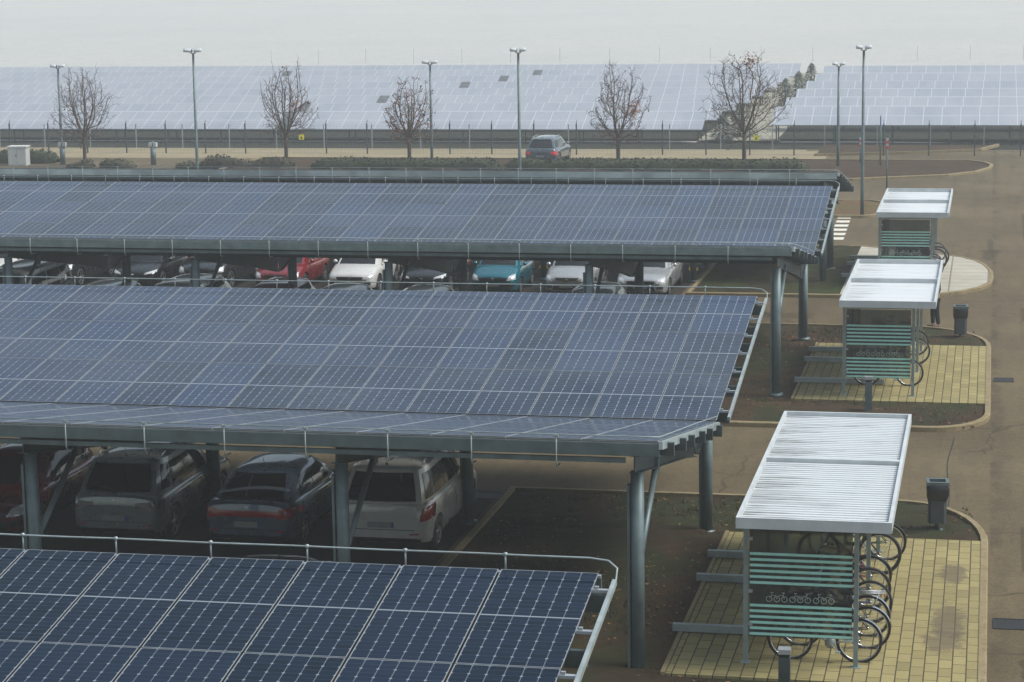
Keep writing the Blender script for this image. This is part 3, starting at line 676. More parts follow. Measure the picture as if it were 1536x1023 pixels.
# ------------------------------------------------------------------ bicycles (front wheel towards -X)
def bicycle(x, y, label, frame, seed=0, r=.34, rack=False, guards=True, step=False, basket=False, lean=3, rot=0, tyre=.021, z=.105, guardmat=None):
    T = thing('bicycle', label, 'bicycle', (x, y, z), rad(rot), 'bicycles parked in the shelters'); T.rotation_euler = (rad(lean), 0, rad(rot))
    fx, rx = -.53, .53
    for cx in (fx, rx):
        b = MB(); n = 28
        b.tube([(cx + r * math.cos(a * 2 * math.pi / n), 0, r + r * math.sin(a * 2 * math.pi / n)) for a in range(n)], tyre, 7, closed=True)
        wh = b.build('wheel', M['black'], T)
        b = MB(); b.tube([(cx + (r - .028) * math.cos(a * 2 * math.pi / n), 0, r + (r - .028) * math.sin(a * 2 * math.pi / n)) for a in range(n)], .011, 5, closed=True)
        for k in range(18):
            a = k * 2 * math.pi / 18; s = .025 if k % 2 else -.025
            b.tube([(cx, s, r), (cx + (r - .03) * math.cos(a), 0, r + (r - .03) * math.sin(a))], .0022, 3, False)
        b.tube([(cx, -.045, r), (cx, .045, r)], .02, 8); b.build('rim', M['chrome'], wh)
    bb = (.09, 0, .29); st = (.22, 0, .80); hd = (-.30, 0, .88); hl = (-.36, 0, .70)
    b = MB(); fr = .017
    b.tube([bb, st], fr, 8); b.tube([hd, hl], .02, 8)
    if step: b.tube([hl, (-.18, 0, .42), bb], fr * 1.15, 8); b.tube([(-.33, 0, .78), (-.12, 0, .50), (.14, 0, .47)], fr, 8)
    else: b.tube([hl, bb], fr * 1.1, 8); b.tube([(-.31, 0, .84), (.205, 0, .75)], fr, 8)
    for s in (-1, 1):
        b.tube([bb, (rx, s * .055, r)], .010, 6); b.tube([(.205, 0, .74), (rx, s * .055, r)], .008, 6)
    b.build('frame', frame, T)
    b = MB()
    for s in (-1, 1): b.tube([(-.37, s * .045, .68), (-.43, s * .05, .52), (fx, s * .05, r)], .011, 6)
    b.tube([(-.37, -.05, .68), (-.37, .05, .68)], .014, 6); b.build('fork', frame, T)
    b = MB(); b.tube([(-.30, 0, .86), (-.285, 0, .99)], .013, 6)
    b.tube([(-.12, -.29, .99), (-.22, -.27, 1.0), (-.31, -.12, .99), (-.31, .12, .99), (-.22, .27, 1.0), (-.12, .29, .99)], .012, 6); b.build('handlebar', M['chrome'], T)
    b = MB()
    for s in (-1, 1): b.tube([(-.20, s * .272, 1.0), (-.08, s * .294, .985)], .017, 6)
    b.build('grip', M['black'], T)
    b = MB(); b.tube([(.21, 0, .78), (.245, 0, .90)], .012, 6)
    P = []
    for i in range(7):
        t = i / 6; w = .022 + .06 * smooth((t - .3) / .5); xx = .11 + .27 * t
        P.append([(xx, s * w, .925 + .018 * t - .02 * abs(s) ** 2) for s in (-1, -.5, 0, .5, 1)])
    b.grid(P); b.grid([[(p[0], p[1] * .8, p[2] - .035) for p in q] for q in P][::-1]); b.tube([P[0][2], P[0][2]], .001, 3, False)
    for j in (0, 4): b.grid([[q[j], (q[j][0], q[j][1] * .8, q[j][2] - .035)] for q in P])
    b.build('saddle', M['black'], T)
    b = MB(); b.lathe([(.0, -.03), (.085, -.03), (.085, -.024), (0, -.024)], 18, 'y', (bb[0], 0, bb[2]))
    b.tube([(bb[0], -.05, bb[2]), (bb[0] + .12, -.06, bb[2] - .12)], .009, 5); b.tube([(bb[0], .05, bb[2]), (bb[0] - .12, .06, bb[2] + .12)], .009, 5)
    b.box(bb[0] + .08, -.14, bb[2] - .13, bb[0] + .16, -.06, bb[2] - .11); b.box(bb[0] - .16, .06, bb[2] + .11, bb[0] - .08, .14, bb[2] + .13); b.build('crank', M['steel_lt'], T)
    if guards:
        for cx, a0, a1 in ((fx, 20, 165), (rx, 5, 170)):
            b = MB(); q = []
            for i in range(16):
                a = rad(a0 + (a1 - a0) * i / 15); rr = r + .035
                q.append([(cx + (rr - .01 * abs(s)) * math.cos(a), s * .028, r + (rr - .012 * abs(s)) * math.sin(a)) for s in (-1, 0, 1)])
            b.grid(q); b.grid([[(p[0], p[1], p[2] - .004) for p in w] for w in q][::-1]); b.build('mudguard', guardmat or M['chrome'], T)
    if rack:
        b = MB(); b.tube([(.26, -.06, .74), (.80, -.065, .755), (.80, .065, .755), (.26, .06, .74)], .009, 6); b.tube([(.3, 0, .745), (.79, 0, .755)], .007, 5)
        for s in (-1, 1): b.tube([(.72, s * .062, .752), (rx + .01, s * .06, r)], .008, 5)
        b.build('luggage_rack', M['alu'], T)
    if basket:
        b = MB(); 
        for k in range(5): b.tube([(-.62 + .0, -.15, .78 + k * .055), (-.35, -.15, .78 + k * .055), (-.35, .15, .78 + k * .055), (-.62, .15, .78 + k * .055)], .006, 4, closed=True)
        for k in range(7):
            for yy in (-.15, .15): b.tube([(-.62 + k * .045, yy, .78), (-.62 + k * .045, yy, 1.0)], .005, 4)
        b.build('basket', M['plastic'], T)
    b = MB(); b.lathe([(0, .0), (.022, .0), (.022, .02), (0, .02)], 10, 'x', (.30 if not rack else .79, 0, .70)); b.build('reflector', M['red'], T)
    return T
def bikes():
    F = {}
    for n, c in dict(silver=(.42, .47, .45), black=(.018, .018, .02), blue=(.03, .06, .14), red=(.22, .02, .02), green=(.03, .09, .06), white=(.6, .6, .58), grey=(.12, .13, .14)).items():
        F[n] = plain(n + '_bike_frame', c, .35, .2, .15, 8)
    x = -2.43
    bicycle(x + .06, 34.12, 'silver-green town bike right behind the glass of the nearest shelter', F['silver'], 1, step=True, lean=-2)
    bicycle(x + .16, 34.85, 'black bike with chrome mudguards, second from the striped glass of the nearest shelter', F['black'], 2, lean=2)
    bicycle(x + .12, 35.5, 'grey bike with silver luggage rack over its rear wheel in the nearest shelter', F['grey'], 3, rack=True, lean=3)
    bicycle(x + .12, 36.3, 'dark blue bike without mudguards just past the rack-carrying bike', F['blue'], 4, guards=False, lean=-3)
    bicycle(x + .06, 37.15, 'black mountain bike with bare tyres at the middle post of the nearest shelter', F['black'], 5, guards=False, tyre=.028, lean=2)
    bicycle(x + .04, 37.95, 'red-framed bike behind the middle post of the nearest shelter', F['red'], 6, guards=True, guardmat=M['plastic'], lean=4)
    bicycle(x + .12, 39.3, 'fat-tyred black bike sticking far out under the roof edge of the nearest shelter', F['black'], 7, guards=False, tyre=.032, r=.36, lean=-2)
    bicycle(x + .2, 40.25, 'dark green bike at the far end of the nearest shelter', F['green'], 8, guards=True, guardmat=M['black'], lean=3)
    x = -2.33
    bicycle(x - .1, 57.15, 'black bike nearest the striped glass of the middle shelter', F['black'], 9, guards=False, lean=2)
    bicycle(x - .02, 60.35, 'grey bike in the depth of the middle shelter, its rear wheel past the post', F['grey'], 10, guards=False, lean=-2)
    bicycle(x - .1, 61.7, 'blue bike at the far post of the middle shelter by the waiting person', F['blue'], 11, guards=True, guardmat=M['black'], basket=True)
    x = -2.45
    for i, (dx, y, n, f, k) in enumerate([(0, 76.2, 'black bike nearest the glass of the farthest shelter', 'black', {}), (.1, 77.0, 'white-framed bike second in the farthest shelter', 'white', {}),
            (.05, 77.8, 'blue bike with basket in the farthest shelter', 'blue', dict(basket=True)), (.15, 78.7, 'black bike with wide tyres poking out of the farthest shelter', 'black', dict(tyre=.034, r=.36)),
            (.22, 79.7, 'dark red bike poking out behind the wide-tyred one in the farthest shelter', 'red', dict(tyre=.03)), (.1, 80.7, 'grey bike last in the farthest shelter', 'grey', {})]):
        bicycle(x + dx, y, n, F[f], 20 + i, guards=False, lean=(-1) ** i * 3, **k)
bikes()

# ------------------------------------------------------------------ bins, bollards, drains, lamps, posts
def street_items():
    def bin_(x, y, label):
        T = thing('litter_bin', label, 'litter bin', (x, y, .06), rad(4), 'litter bins on the islands')
        b = MB(); b.tube([(0, 0, -.05), (0, 0, .2)], .04, 10); b.lathe([(0, .02), (.12, .02), (.12, 0)], 14); b.build('pole', M['steel_dk'], T)
        b = MB(); b.prism([(-.17, -.12), (-.12, -.16), (.12, -.16), (.17, -.12), (.17, .12), (.12, .16), (-.12, .16), (-.17, .12)], .16, .86); b.build('body', M['bin'], T)
        b = MB(); ring = [(-.20, -.15), (-.14, -.19), (.14, -.19), (.20, -.15), (.20, .15), (.14, .19), (-.14, .19), (-.20, .15)]; rr = random.Random(int(y))
        P = [[(p[0] * s + rr.uniform(-.012, .012), p[1] * s + rr.uniform(-.012, .012), z + rr.uniform(-.03, .03)) for p in ring + ring[:1]] for s, z in ((.92, .60), (1.0, .70), (1.04, .80), (1.0, .90), (.90, .93), (.72, .90), (.7, .70))]
        for row in P: row[-1] = row[0]
        b.grid(P); b.build('bin_bag', M['bag'], T)
        b = MB(); b.box(-.21, -.195, .90, .21, -.13, .965); b.box(-.21, .13, .90, .21, .195, .965); b.box(-.21, -.13, .90, -.15, .13, .965); b.box(.15, -.13, .90, .21, .13, .965); b.build('rim', M['steel'], T)
    bin_(-.86, 42.75, 'dark grey litter bin on the planted island beside the nearest bicycle shelter')
    bin_(-.74, 64.7, 'dark grey litter bin on the grass tip beyond the middle bicycle shelter')
    def bollard(x, y, label):
        T = thing('bollard_light', label, 'bollard light', (x, y, .05), rad(2), 'bollard lights in front of the shelters')
        b = MB(); b.box(-.085, -.085, -.05, .085, .085, .76); b.build('post', M['steel_dk'] if y < 40 else M['steel'], T)
        b = MB(); b.box(-.07, -.07, .761, .07, .07, .815); b.build('light_slot', M['black'], T)
        b = MB(); b.box(-.092, -.092, .816, .092, .092, .885); b.build('cap', M['alu'], T)
    bollard(-2.80, 32.0, 'square bollard light with pale cap in front of the nearest shelter glass')
    bollard(-2.745, 53.87, 'square grey bollard light in front of the middle shelter glass')
    def drain(x, y, w, d, label):
        b = MB(); n = 7; b.box(x, y, -.02, x + w, y + d, .006)
        b.box(x - .03, y - .03, .0, x + w + .03, y, .014); b.box(x - .03, y + d, .0, x + w + .03, y + d + .03, .014); b.box(x - .03, y, .0, x, y + d, .014); b.box(x + w, y, .0, x + w + .03, y + d, .014)
        for k in range(1, n): b.box(x + w * k / n - .012, y, .0061, x + w * k / n + .012, y + d, .013)
        tag(b.build('drain_grate', M['iron']), label, 'drain', 'drain grates in the road')
    drain(.22, 36.6, .5, .55, 'cast iron drain grate in the road against the kerb of the nearest shelter')
    drain(.22, 58.55, .45, .5, 'cast iron drain grate in the road against the kerb of the middle shelter')
    drain(-10.25, 44.2, .55, .45, 'drain grate at the stall end ahead of the white people carrier')
    b = MB(); b.lathe([(0, .115), (.2, .115), (.22, .108), (.22, .09)], 24); o = b.build('manhole_cover', M['kerb'], None, (-4.45, 38.2, 0)); tag(o, 'round pale cover on the paving beside the rack rails', 'manhole')
    def lamp(x, y, h, label, double=True, sc=1.):
        T = thing('street_lamp', label, 'street lamp', (x, y, 0), 0, 'street lamps in the haze')
        b = MB(); b.tube([(0, 0, -.3), (0, 0, 1.2), (0, 0, h - .05)], [.085, .075, .05], 10); b.build('pole', M['steel'], T)
        for s in (-1, 1) if double else (1, -1):
            b = MB(); w = (.36 if double else .26) * sc
            b.bar((0, 0, h - .06), (s * .12, 0, h - .02), .05, .05)
            P = []
            for i in range(6):
                t = i / 5; xx = s * (.06 + w * t); hw = .16 * (1 - .35 * (2 * t - 1) ** 4)
                P.append([(xx, -hw, h + .03 * t), (xx, -hw, h + .10 + .03 * t), (xx, 0, h + .17 + .02 * t), (xx, hw, h + .10 + .03 * t), (xx, hw, h + .03 * t), (xx, -hw, h + .03 * t)])
            b.grid(P); b.face(range(len(b.v) - 6, len(b.v) - 1)); b.build('lamp_head', M['white'], T, fix=True)
    lamp(-50.3, 117.6, 5.3, 'street lamp leaning against the view of the tree by the grey cabinet')
    lamp(-34.9, 96.7, 6.95, 'tall street lamp between the cabinet tree and the tree with the red leaf clump')
    lamp(-29.0, 116.7, 5.45, 'street lamp beside the small brown-leaved tree')
    lamp(-19.8, 95.3, 6.95, 'tall street lamp standing by the parked dark estate car', sc=.8)
    lamp(-7.72, 118., 5.2, 'street lamp rising from the brown bed at the end of the long hedge', False)
    lamp(-5.24, 95.8, 6.95, 'tallest-looking street lamp rising from the yellowed grass island', False)
    def post(x, y, h, label, plate=None):
        T = thing('sign_post', label, 'sign post', (x, y, 0), 0)
        b = MB(); b.tube([(0, 0, -.1), (0, 0, h)], .038, 8); b.build('pole', M['steel'], T)
        if plate == 'blue':
            b = MB(); b.box(-.02, -.26, h - .58, .02, .26, h - .05); b.build('sign_plate', plain('blue_sign', (.05, .12, .38), .45), T)
        if plate == 'redwhite':
            b = MB()
            for k in range(4):
                b.m = k % 2; b.box(-.06, -.045, h - .45 + k * .12, .06, .045, h - .45 + (k + 1) * .12 - .001)
            b.build('marker_plate', [M['redlit'], M['white']], T)
    post(-5.55, 117.9, 2.65, 'blue road sign seen edge-on on a grey post at the brown bed', 'blue')
    post(-6.7, 120.2, 1.3, 'short marker post with red and white bands behind the tall lamp', 'redwhite')
    post(-4.63, 104.9, 2.5, 'taller marker post with red and white bands on the bare asphalt', 'redwhite')
    def lightpost(x, y, label):
        T = thing('service_pillar', label, 'service pillar', (x, y, 0), 0, 'service pillars by the hedge')
        b = MB(); b.tube([(0, 0, -.05), (0, 0, 1.0)], .15, 12); b.build('body', M['steel'], T)
        b = MB(); b.box(-.22, -.12, 1.0, -.05, .12, 1.22); b.box(.05, -.12, 1.0, .22, .12, 1.22); b.build('head', M['white'], T)
        b = MB(); b.tube([(0, 0, .99), (0, 0, 1.28)], .06, 8); b.build('stem', M['steel'], T)
    lightpost(-50.1, 117.2, 'grey service pillar with white heads in front of a street lamp')
    lightpost(-44.85, 117.3, 'grey service pillar with white heads standing alone beside the low bushes')
    T = thing('utility_cabinet', 'pale grey utility cabinet beside the clipped hedge', 'cabinet', (-52.5, 116.8, 0), rad(8))
    b = MB(); b.box(-.5, -.4, 0, .5, .4, 1.0); b.build('body', M['cabinet'], T)
    b = MB(); b.box(-.55, -.45, 1.0, .55, .45, 1.07); b.build('lid', M['cabinet'], T)
    b = MB(); b.box(-.46, -.425, .06, -.01, -.402, .96); b.box(.01, -.425, .06, .46, -.402, .96); b.build('door', M['cabinet'], T)
    b = MB(); b.box(-.06, -.445, .5, -.03, -.426, .62); b.build('handle', M['plastic'], T)
street_items()

# ------------------------------------------------------------------ fences and solar field
def field():
    T = thing('mesh_fence', 'dark-posted wire mesh fence along the gravel strip before the solar field', 'fence', (0, 124.6, 0))
    pm = MB(); pm.box(-.035, -.035, -.4, .035, .035, 1.72); pm.tube([(0, 0, 1.7), (0, .12, 1.92)], .02, 5); me = pm.mesh('fence_post', M['steel_dk']); x = 6.4
    xs = []
    while x > -72: put('fence_post', me, T, (x, 0, 0)); xs.append(x); x -= 2.42
    b = MB()
    for k in range(9): b.bar((xs[-1], 0, .05 + k * .2), (xs[0], 0, .05 + k * .2), .005, .005)
    x = xs[-1]
    while x < xs[0]: b.bar((x, .01, .02), (x, .01, 1.68), .004, .004, (0, 1, 0)); x += .22
    b.build('wire_mesh', M['steel'], T)
    T = thing('mesh_fence', 'paler inner fence at the foot of the solar panel rows', 'fence', (0, 136., gz(136)))
    pm = MB(); pm.box(-.03, -.03, -.4, .03, .03, 1.75); me = pm.mesh('fence_post', M['alu']); x = 12; xs = []
    while x > -84: put('fence_post', me, T, (x, 0, 0)); xs.append(x); x -= 3.1
    b = MB()
    for k in range(5): b.bar((xs[-1], 0, .2 + k * .35), (xs[0], 0, .2 + k * .35), .006, .006)
    b.build('wire_mesh', M['steel'], T)
    for x, l in ((-38.6, 'small yellow warning sign on the dark fence by the red-clumped tree'), (-12.6, 'small yellow warning sign on the dark fence beside the largest tree')):
        T = thing('warning_sign', l, 'sign', (x, 124.5, .95), 0, 'yellow warning signs on the fence')
        b = MB(); b.box(-.15, -.012, -.14, .15, .012, .16); b.build('sign_plate', M['signyellow'], T)
        b = MB(); q = b.pts([(-.07, -.016, -.08), (.07, -.016, -.08), (0, -.016, .07), (-.07, -.0125, -.08), (.07, -.0125, -.08), (0, -.0125, .07)])
        for f in ((0, 1, 2), (0, 3, 4, 1), (1, 4, 5, 2), (2, 5, 3, 0)): b.face([q + i for i in f])
        b.build('symbol', M['plastic'], T)
    # rows of ground-mounted modules
    def row(x0, x1, yt, zt, label, tilt=21, L=2.75, g=None, cat='solar panel row', gaps=()):
        T = thing('solar_panel_row', label, cat, ((x0 + x1) / 2, yt, 0), 0, g)
        c, s = math.cos(rad(tilt)) * L, math.sin(rad(tilt)) * L; hw = (x1 - x0) / 2; mx = (x0 + x1) / 2
        segs = []; a = -hw
        for gp in sorted(gaps): segs.append((a, gp - mx - .38)); a = gp - mx + .38
        segs.append((a, hw))
        b = MB(); fl = []
        for a, e in segs:
            b.grid([[(a, -c, zt - s), (e, -c, zt - s)], [(a, 0, zt), (e, 0, zt)]], False); fl.append((a, e))
            b.grid([[(a, -c, zt - s - .06), (a, 0, zt - .06)], [(e, -c, zt - s - .06), (e, 0, zt - .06)]], False)
            b.grid([[(a, -c, zt - s), (e, -c, zt - s)], [(a, -c, zt - s - .06), (e, -c, zt - s - .06)]], False)
            b.grid([[(a, 0, zt), (e, 0, zt)], [(a, 0, zt - .06), (e, 0, zt - .06)]], False)
            for q in (a, e): b.grid([[(q, -c, zt - s), (q, 0, zt)], [(q, -c, zt - s - .06), (q, 0, zt - .06)]], False)
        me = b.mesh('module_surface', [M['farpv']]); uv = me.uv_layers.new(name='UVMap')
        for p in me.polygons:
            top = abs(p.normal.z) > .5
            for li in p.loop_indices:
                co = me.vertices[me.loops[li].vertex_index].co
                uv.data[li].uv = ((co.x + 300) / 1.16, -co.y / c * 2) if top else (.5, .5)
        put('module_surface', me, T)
        for gp in gaps:  # dark slats and sheet set into the gap of the row
            q = MB(); g = gp - mx
            for k in range(4): q.bar((g - .3 + k * .2, -c, zt - s - .05), (g - .3 + k * .2, 0, zt - .05), .12, .05)
            q.grid([[(g - .36, -c, zt - s - .02), (g + .36, -c, zt - s - .02)], [(g - .36, 0, zt - .02), (g + .36, 0, zt - .02)]], False); q.build('gap_infill', M['gap_dark'], T)
        zg = gz(yt) - .3; lm = MB(); lm.bar((0, -c * .25, zg), (0, -c * .25, zt - s * .25 - .08), .08, .08, (0, 1, 0)); lm.bar((0, -c * .85, zg), (0, -c * .85, zt - s * .85 - .08), .08, .08, (0, 1, 0))
        lm.bar((0, -c * .92, zt - s * .92 - .1), (0, -c * .05, zt - s * .05 - .1), .06, .08); lme = lm.mesh('support', M['steel_dk'])
        for a, e in segs:
            n = max(1, int((e - a) / 3.5))
            for i in range(n + 1): put('support', lme, T, (a + .3 + (e - a - .6) * i / n, 0, 0))
    names = ['first', 'second', 'third', 'fourth', 'fifth', 'sixth', 'seventh', 'eighth']
    pxg = [(-46.2,), (-47.4,), (-43.6,), None, (-40.8,), (-39.2,), (-37.8, -60.), None]
    for k in range(6):
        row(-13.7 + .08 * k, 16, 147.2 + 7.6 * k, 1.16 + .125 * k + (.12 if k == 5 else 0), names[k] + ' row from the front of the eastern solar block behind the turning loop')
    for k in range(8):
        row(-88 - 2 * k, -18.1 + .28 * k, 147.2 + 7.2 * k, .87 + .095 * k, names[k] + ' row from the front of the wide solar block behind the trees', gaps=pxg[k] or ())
    b = MB()
    rr = random.Random(5)
    for (yy, xa, xb) in ((232, -75, 60),):
        T = thing('mesh_fence', 'faint far fence in the fog beyond the last solar rows', 'fence', (0, yy, gz(yy)))
        pm = MB(); pm.box(-.025, -.025, -.3, .025, .025, 1.5); me = pm.mesh('fence_post', M['cabinet']); x = xa  # pale post colour stands in for fading in the fog
        n = 0
        while x < xb and n < 60: put('fence_post', me, T, (x, 0, 0)); x += 5.2; n += 1
field()
# ------------------------------------------------------------------ cars (local front towards -Y)
def lerp_tab(tab, y):
    if y <= tab[0][0]: return tab[0][1]
    for (a, p), (b, q) in zip(tab, tab[1:]):
        if y <= b:
            t = (y - a) / (b - a); return p + (q - p) * t
    return tab[-1][1]
def boolean(me, cutters):
    o = bpy.data.objects.new('tmp', me); COL.objects.link(o); tmp = [o]
    for c in cutters:
        q = bpy.data.objects.new('tmpc', c); COL.objects.link(q); tmp.append(q)
        m = o.modifiers.new('b', 'BOOLEAN'); m.object = q; m.operation = 'DIFFERENCE'; m.solver = 'EXACT'; m.material_mode = 'TRANSFER'
    dg = bpy.context.evaluated_depsgraph_get(); dg.update()
    r = bpy.data.meshes.new_from_object(o.evaluated_get(dg))
    for t in tmp: bpy.data.objects.remove(t)
    return r
STY = {
 # L, W, H, belt z, hood front z, hood rear z, windshield base/top (from front), roof rear / rear glass base (from rear), ground clearance, wheel r, tail z
 'hatch': dict(L=4.05, W=1.74, H=1.49, belt=.93, hf=.70, hr=.96, wb=1.0, wt=1.72, rt=.62, rb=.17, gc=.2, wr=.315, tail=.95),
 'mini': dict(L=3.75, W=1.68, H=1.52, belt=.95, hf=.74, hr=1.0, wb=.88, wt=1.50, rt=.50, rb=.14, gc=.19, wr=.30, tail=.97),
 'suv': dict(L=4.45, W=1.84, H=1.66, belt=1.02, hf=.86, hr=1.10, wb=1.12, wt=1.82, rt=.62, rb=.20, gc=.24, wr=.35, tail=1.04),
 'mpv': dict(L=4.55, W=1.84, H=1.68, belt=1.02, hf=.76, hr=1.06, wb=.95, wt=1.75, rt=.42, rb=.10, gc=.2, wr=.325, tail=1.06),
 'coupe': dict(L=4.25, W=1.78, H=1.46, belt=.95, hf=.68, hr=.95, wb=.95, wt=1.80, rt=1.05, rb=.22, gc=.19, wr=.32, tail=1.02),
 'wagon': dict(L=4.65, W=1.80, H=1.47, belt=.93, hf=.70, hr=.95, wb=1.18, wt=1.85, rt=.55, rb=.14, gc=.19, wr=.32, tail=.95),
 'sedan': dict(L=4.5, W=1.78, H=1.45, belt=.93, hf=.70, hr=.95, wb=1.15, wt=1.85, rt=1.35, rb=.75, gc=.19, wr=.32, tail=.98),
 'van': dict(L=4.9, W=1.92, H=1.95, belt=1.12, hf=.95, hr=1.18, wb=.75, wt=1.45, rt=.2, rb=.08, gc=.22, wr=.34, tail=1.12),
}
def car(name, style, x, y, rz, label, color, cat='car', rails=False, bars=False, group='cars parked under the carports', lights='std', metal=.3, antenna=True, plates=True, shiny=False, dark_roof=False, rearstyle=None, grille='wide', scale=1.):
    S = STY[style]; L, W, H = S['L'], S['W'], S['H']; hw = W / 2; f0 = -L / 2; r0 = L / 2
    T = thing(name, label, cat, (x, y, .01), rad(rz), group); T.scale = (scale,) * 3
    P = color
    yw0 = f0 + S['wb']; yw1 = f0 + S['wt']; yr1 = r0 - S['rt']; yr0 = r0 - S['rb']; belt = S['belt']
    top = [(f0, S['hf'] - .12), (f0 + .05, S['hf'] - .04), (f0 + .16, S['hf'] + .02), (f0 + .45, S['hf'] + .11), (yw0 - .12, S['hr'] - .03), (yw0 + .1, S['hr']), (0, belt + .03), (yr0 - .3, S['tail']), (r0 - .12, S['tail'] - .01), (r0 - .03, S['tail'] - .07), (r0, S['tail'] - .22)]
    plan = [(f0, hw * .70), (f0 + .06, hw * .82), (f0 + .2, hw * .925), (f0 + .5, hw * .975), (f0 + 1., hw), (r0 - .9, hw), (r0 - .35, hw * .97), (r0 - .1, hw * .915), (r0 - .03, hw * .86), (r0, hw * .78)]
    bot = [(f0, .36), (f0 + .08, .25), (f0 + .4, S['gc']), (r0 - .5, S['gc'] + .02), (r0 - .1, .29), (r0, .40)]
    st = [f0, f0 + .03, f0 + .07, f0 + .13, f0 + .22, f0 + .35, f0 + .5] + [f0 + .5 + (L - 1.0) * i / 18 for i in range(1, 18)] + [r0 - .5, r0 - .35, r0 - .22, r0 - .13, r0 - .07, r0 - .03, r0]
    b = MB(); rings = []
    for yy in st:
        w = lerp_tab(plan, yy); zt = lerp_tab(top, yy); zb = lerp_tab(bot, yy); h = zt - zb
        cr = .035 + .02 * (1 if yy < yw0 else 0)
        half = [(0, zb), (w * .80, zb), (w * .93, zb + .02), (w * .975, zb + .10), (w * .985, zb + .30 * h), (w * 1.0, zb + .52 * h), (w * .995, zb + .66 * h), (w * .985, zb + .80 * h), (w * .955, zb + .90 * h), (w * .90, zt - .025), (w * .80, zt + .0), (w * .5, zt + cr * .75), (0, zt + cr)]
        ring = [(p[0], yy, p[1]) for p in half] + [(-p[0], yy, p[1]) for p in half[-2:0:-1]]
        rings.append(b.pts(ring)); n = len(ring)
    for A, B in zip(rings, rings[1:]):
        for k in range(n): b.face((A + k, A + (k + 1) % n, B + (k + 1) % n, B + k), True)
    b.face([rings[0] + k for k in range(n)][::-1]); b.face([rings[-1] + k for k in range(n)])
    me = b.mesh('body', [P, M['plastic']]); fixn(me)
    cuts = []; fa, ra = f0 + .86, r0 - .84; wr = S['wr']; ar = wr + .045
    for yy in (fa, ra):
        for s in (-1, 1):
            c = MB(); c.m = 1; c.lathe([(0, 0), (ar, 0), (ar, .34), (0, .34)], 28, 'x', (hw - .26 if s > 0 else -hw - .08, yy, wr + .01))
            cm = c.mesh('cut', [P, M['plastic']]); fixn(cm); cuts.append(cm)
    me = boolean(me, cuts)
    bmx = bmesh.new(); bmx.from_mesh(me); bvh = BVHTree.FromBMesh(bmx); bmx.free()
    # greenhouse
    z0, z1 = belt - .05, H - .075; wb_, wt_ = hw * .935, hw * .70
    if style in ('suv', 'mpv', 'van'): wt_ = hw * .76
    def lv(v): return v ** .9
    def G(side, t, v, off=0.):
        """point on the greenhouse: side F/B/L/R, t along the side, v belt to roof"""
        q = lv(v); w = wb_ + (wt_ - wb_) * (.25 * v + .75 * v * v); z = z0 + (z1 - z0) * v
        yf = (yw0 - .02) + (yw1 - yw0) * q; yr = yr0 + (yr1 - yr0) * (v ** 1.25)
        def sd(t):
            return w * (1 - .11 * abs(2 * t - 1) ** 4)
        if side in 'LR':
            s = 1 if side == 'R' else -1; return Vector((s * (sd(t) + off), yf + (yr - yf) * t, z + off * .35))
        s = 2 * t - 1; bow = .16 if side == 'F' else .09
        xx = s * sd(0)
        if side == 'F': return Vector((xx, yf - bow * (1 - s * s) - off, z + off * .7))
        return Vector((xx, yr + bow * (1 - s * s) + off, z + off * .5))
    b = MB(); NV = 6
    for sdn, N in (('F', 10), ('R', 16), ('B', 10), ('L', 16)):
        b.grid([[G(sdn, j / N, i / NV) for j in range(N + 1)] for i in range(NV + 1)])
    NR = 16; rows = []
    for i in range(NR + 1):
        t = i / NR; row = []
        for j in range(11):
            s = -1 + 2 * j / 10; a = G('F', (s + 1) / 2, 1); c = G('B', (s + 1) / 2, 1); e = G('R', t, 1)
            yy = a.y + (c.y - a.y) * t; xx = s * e.x
            zz = z1 + (.075 * (1 - s ** 4) ** .8) * (1 - abs(2 * t - 1) ** 5) ** .8 + (.012 * math.sin(math.pi * t)) * (1 - s * s)
            row.append((xx, yy, zz))
        rows.append(row)
    if dark_roof: b.m = 1
    b.grid(rows)
    gm = b.mesh('gh', [P, M['plastic']]); bm = bmesh.new(); bm.from_mesh(me); bm.from_mesh(gm)
    bmesh.ops.remove_doubles(bm, verts=bm.verts, dist=.0005); bmesh.ops.recalc_face_normals(bm, faces=bm.faces)
    m2 = bpy.data.meshes.new('body'); bm.to_mesh(m2); bm.free()
    while len(m2.materials) < 2: m2.materials.append(M['plastic'])
    m2.materials.clear(); m2.materials.append(P); m2.materials.append(M['plastic'])
    body = put('body', m2, T)
    md = body.modifiers.new('edges', 'EDGE_SPLIT'); md.split_angle = rad(38)
    # panes
    def pane(nm, side, ta, tb, va, vb, off=.007, N=8):
        b = MB(); b.grid([[G(side, ta + (tb - ta) * j / N, va + (vb - va) * i / 5, off) for j in range(N + 1)] for i in range(6)])
        b.build(nm, M['cglass'], T)
    pane('windshield', 'F', .05, .95, .14, .95, .01, 12); pane('rear_window', 'B', .07, .93, .16, .93 if style != 'coupe' else .96, .01, 12)
    splits = {'mpv': [(.16, .30), (.315, .56), (.575, .80), (.815, .95)], 'suv': [(.12, .50), (.515, .79), (.81, .94)], 'wagon': [(.12, .46), (.475, .74), (.755, .95)], 'van': [(.14, .42), (.45, .70), (.72, .96)]}.get(style, [(.13, .52), (.535, .84)])
    for sd in 'LR':
        for a, c in splits: pane('side_window', sd, a, c, .16, .86, .007)
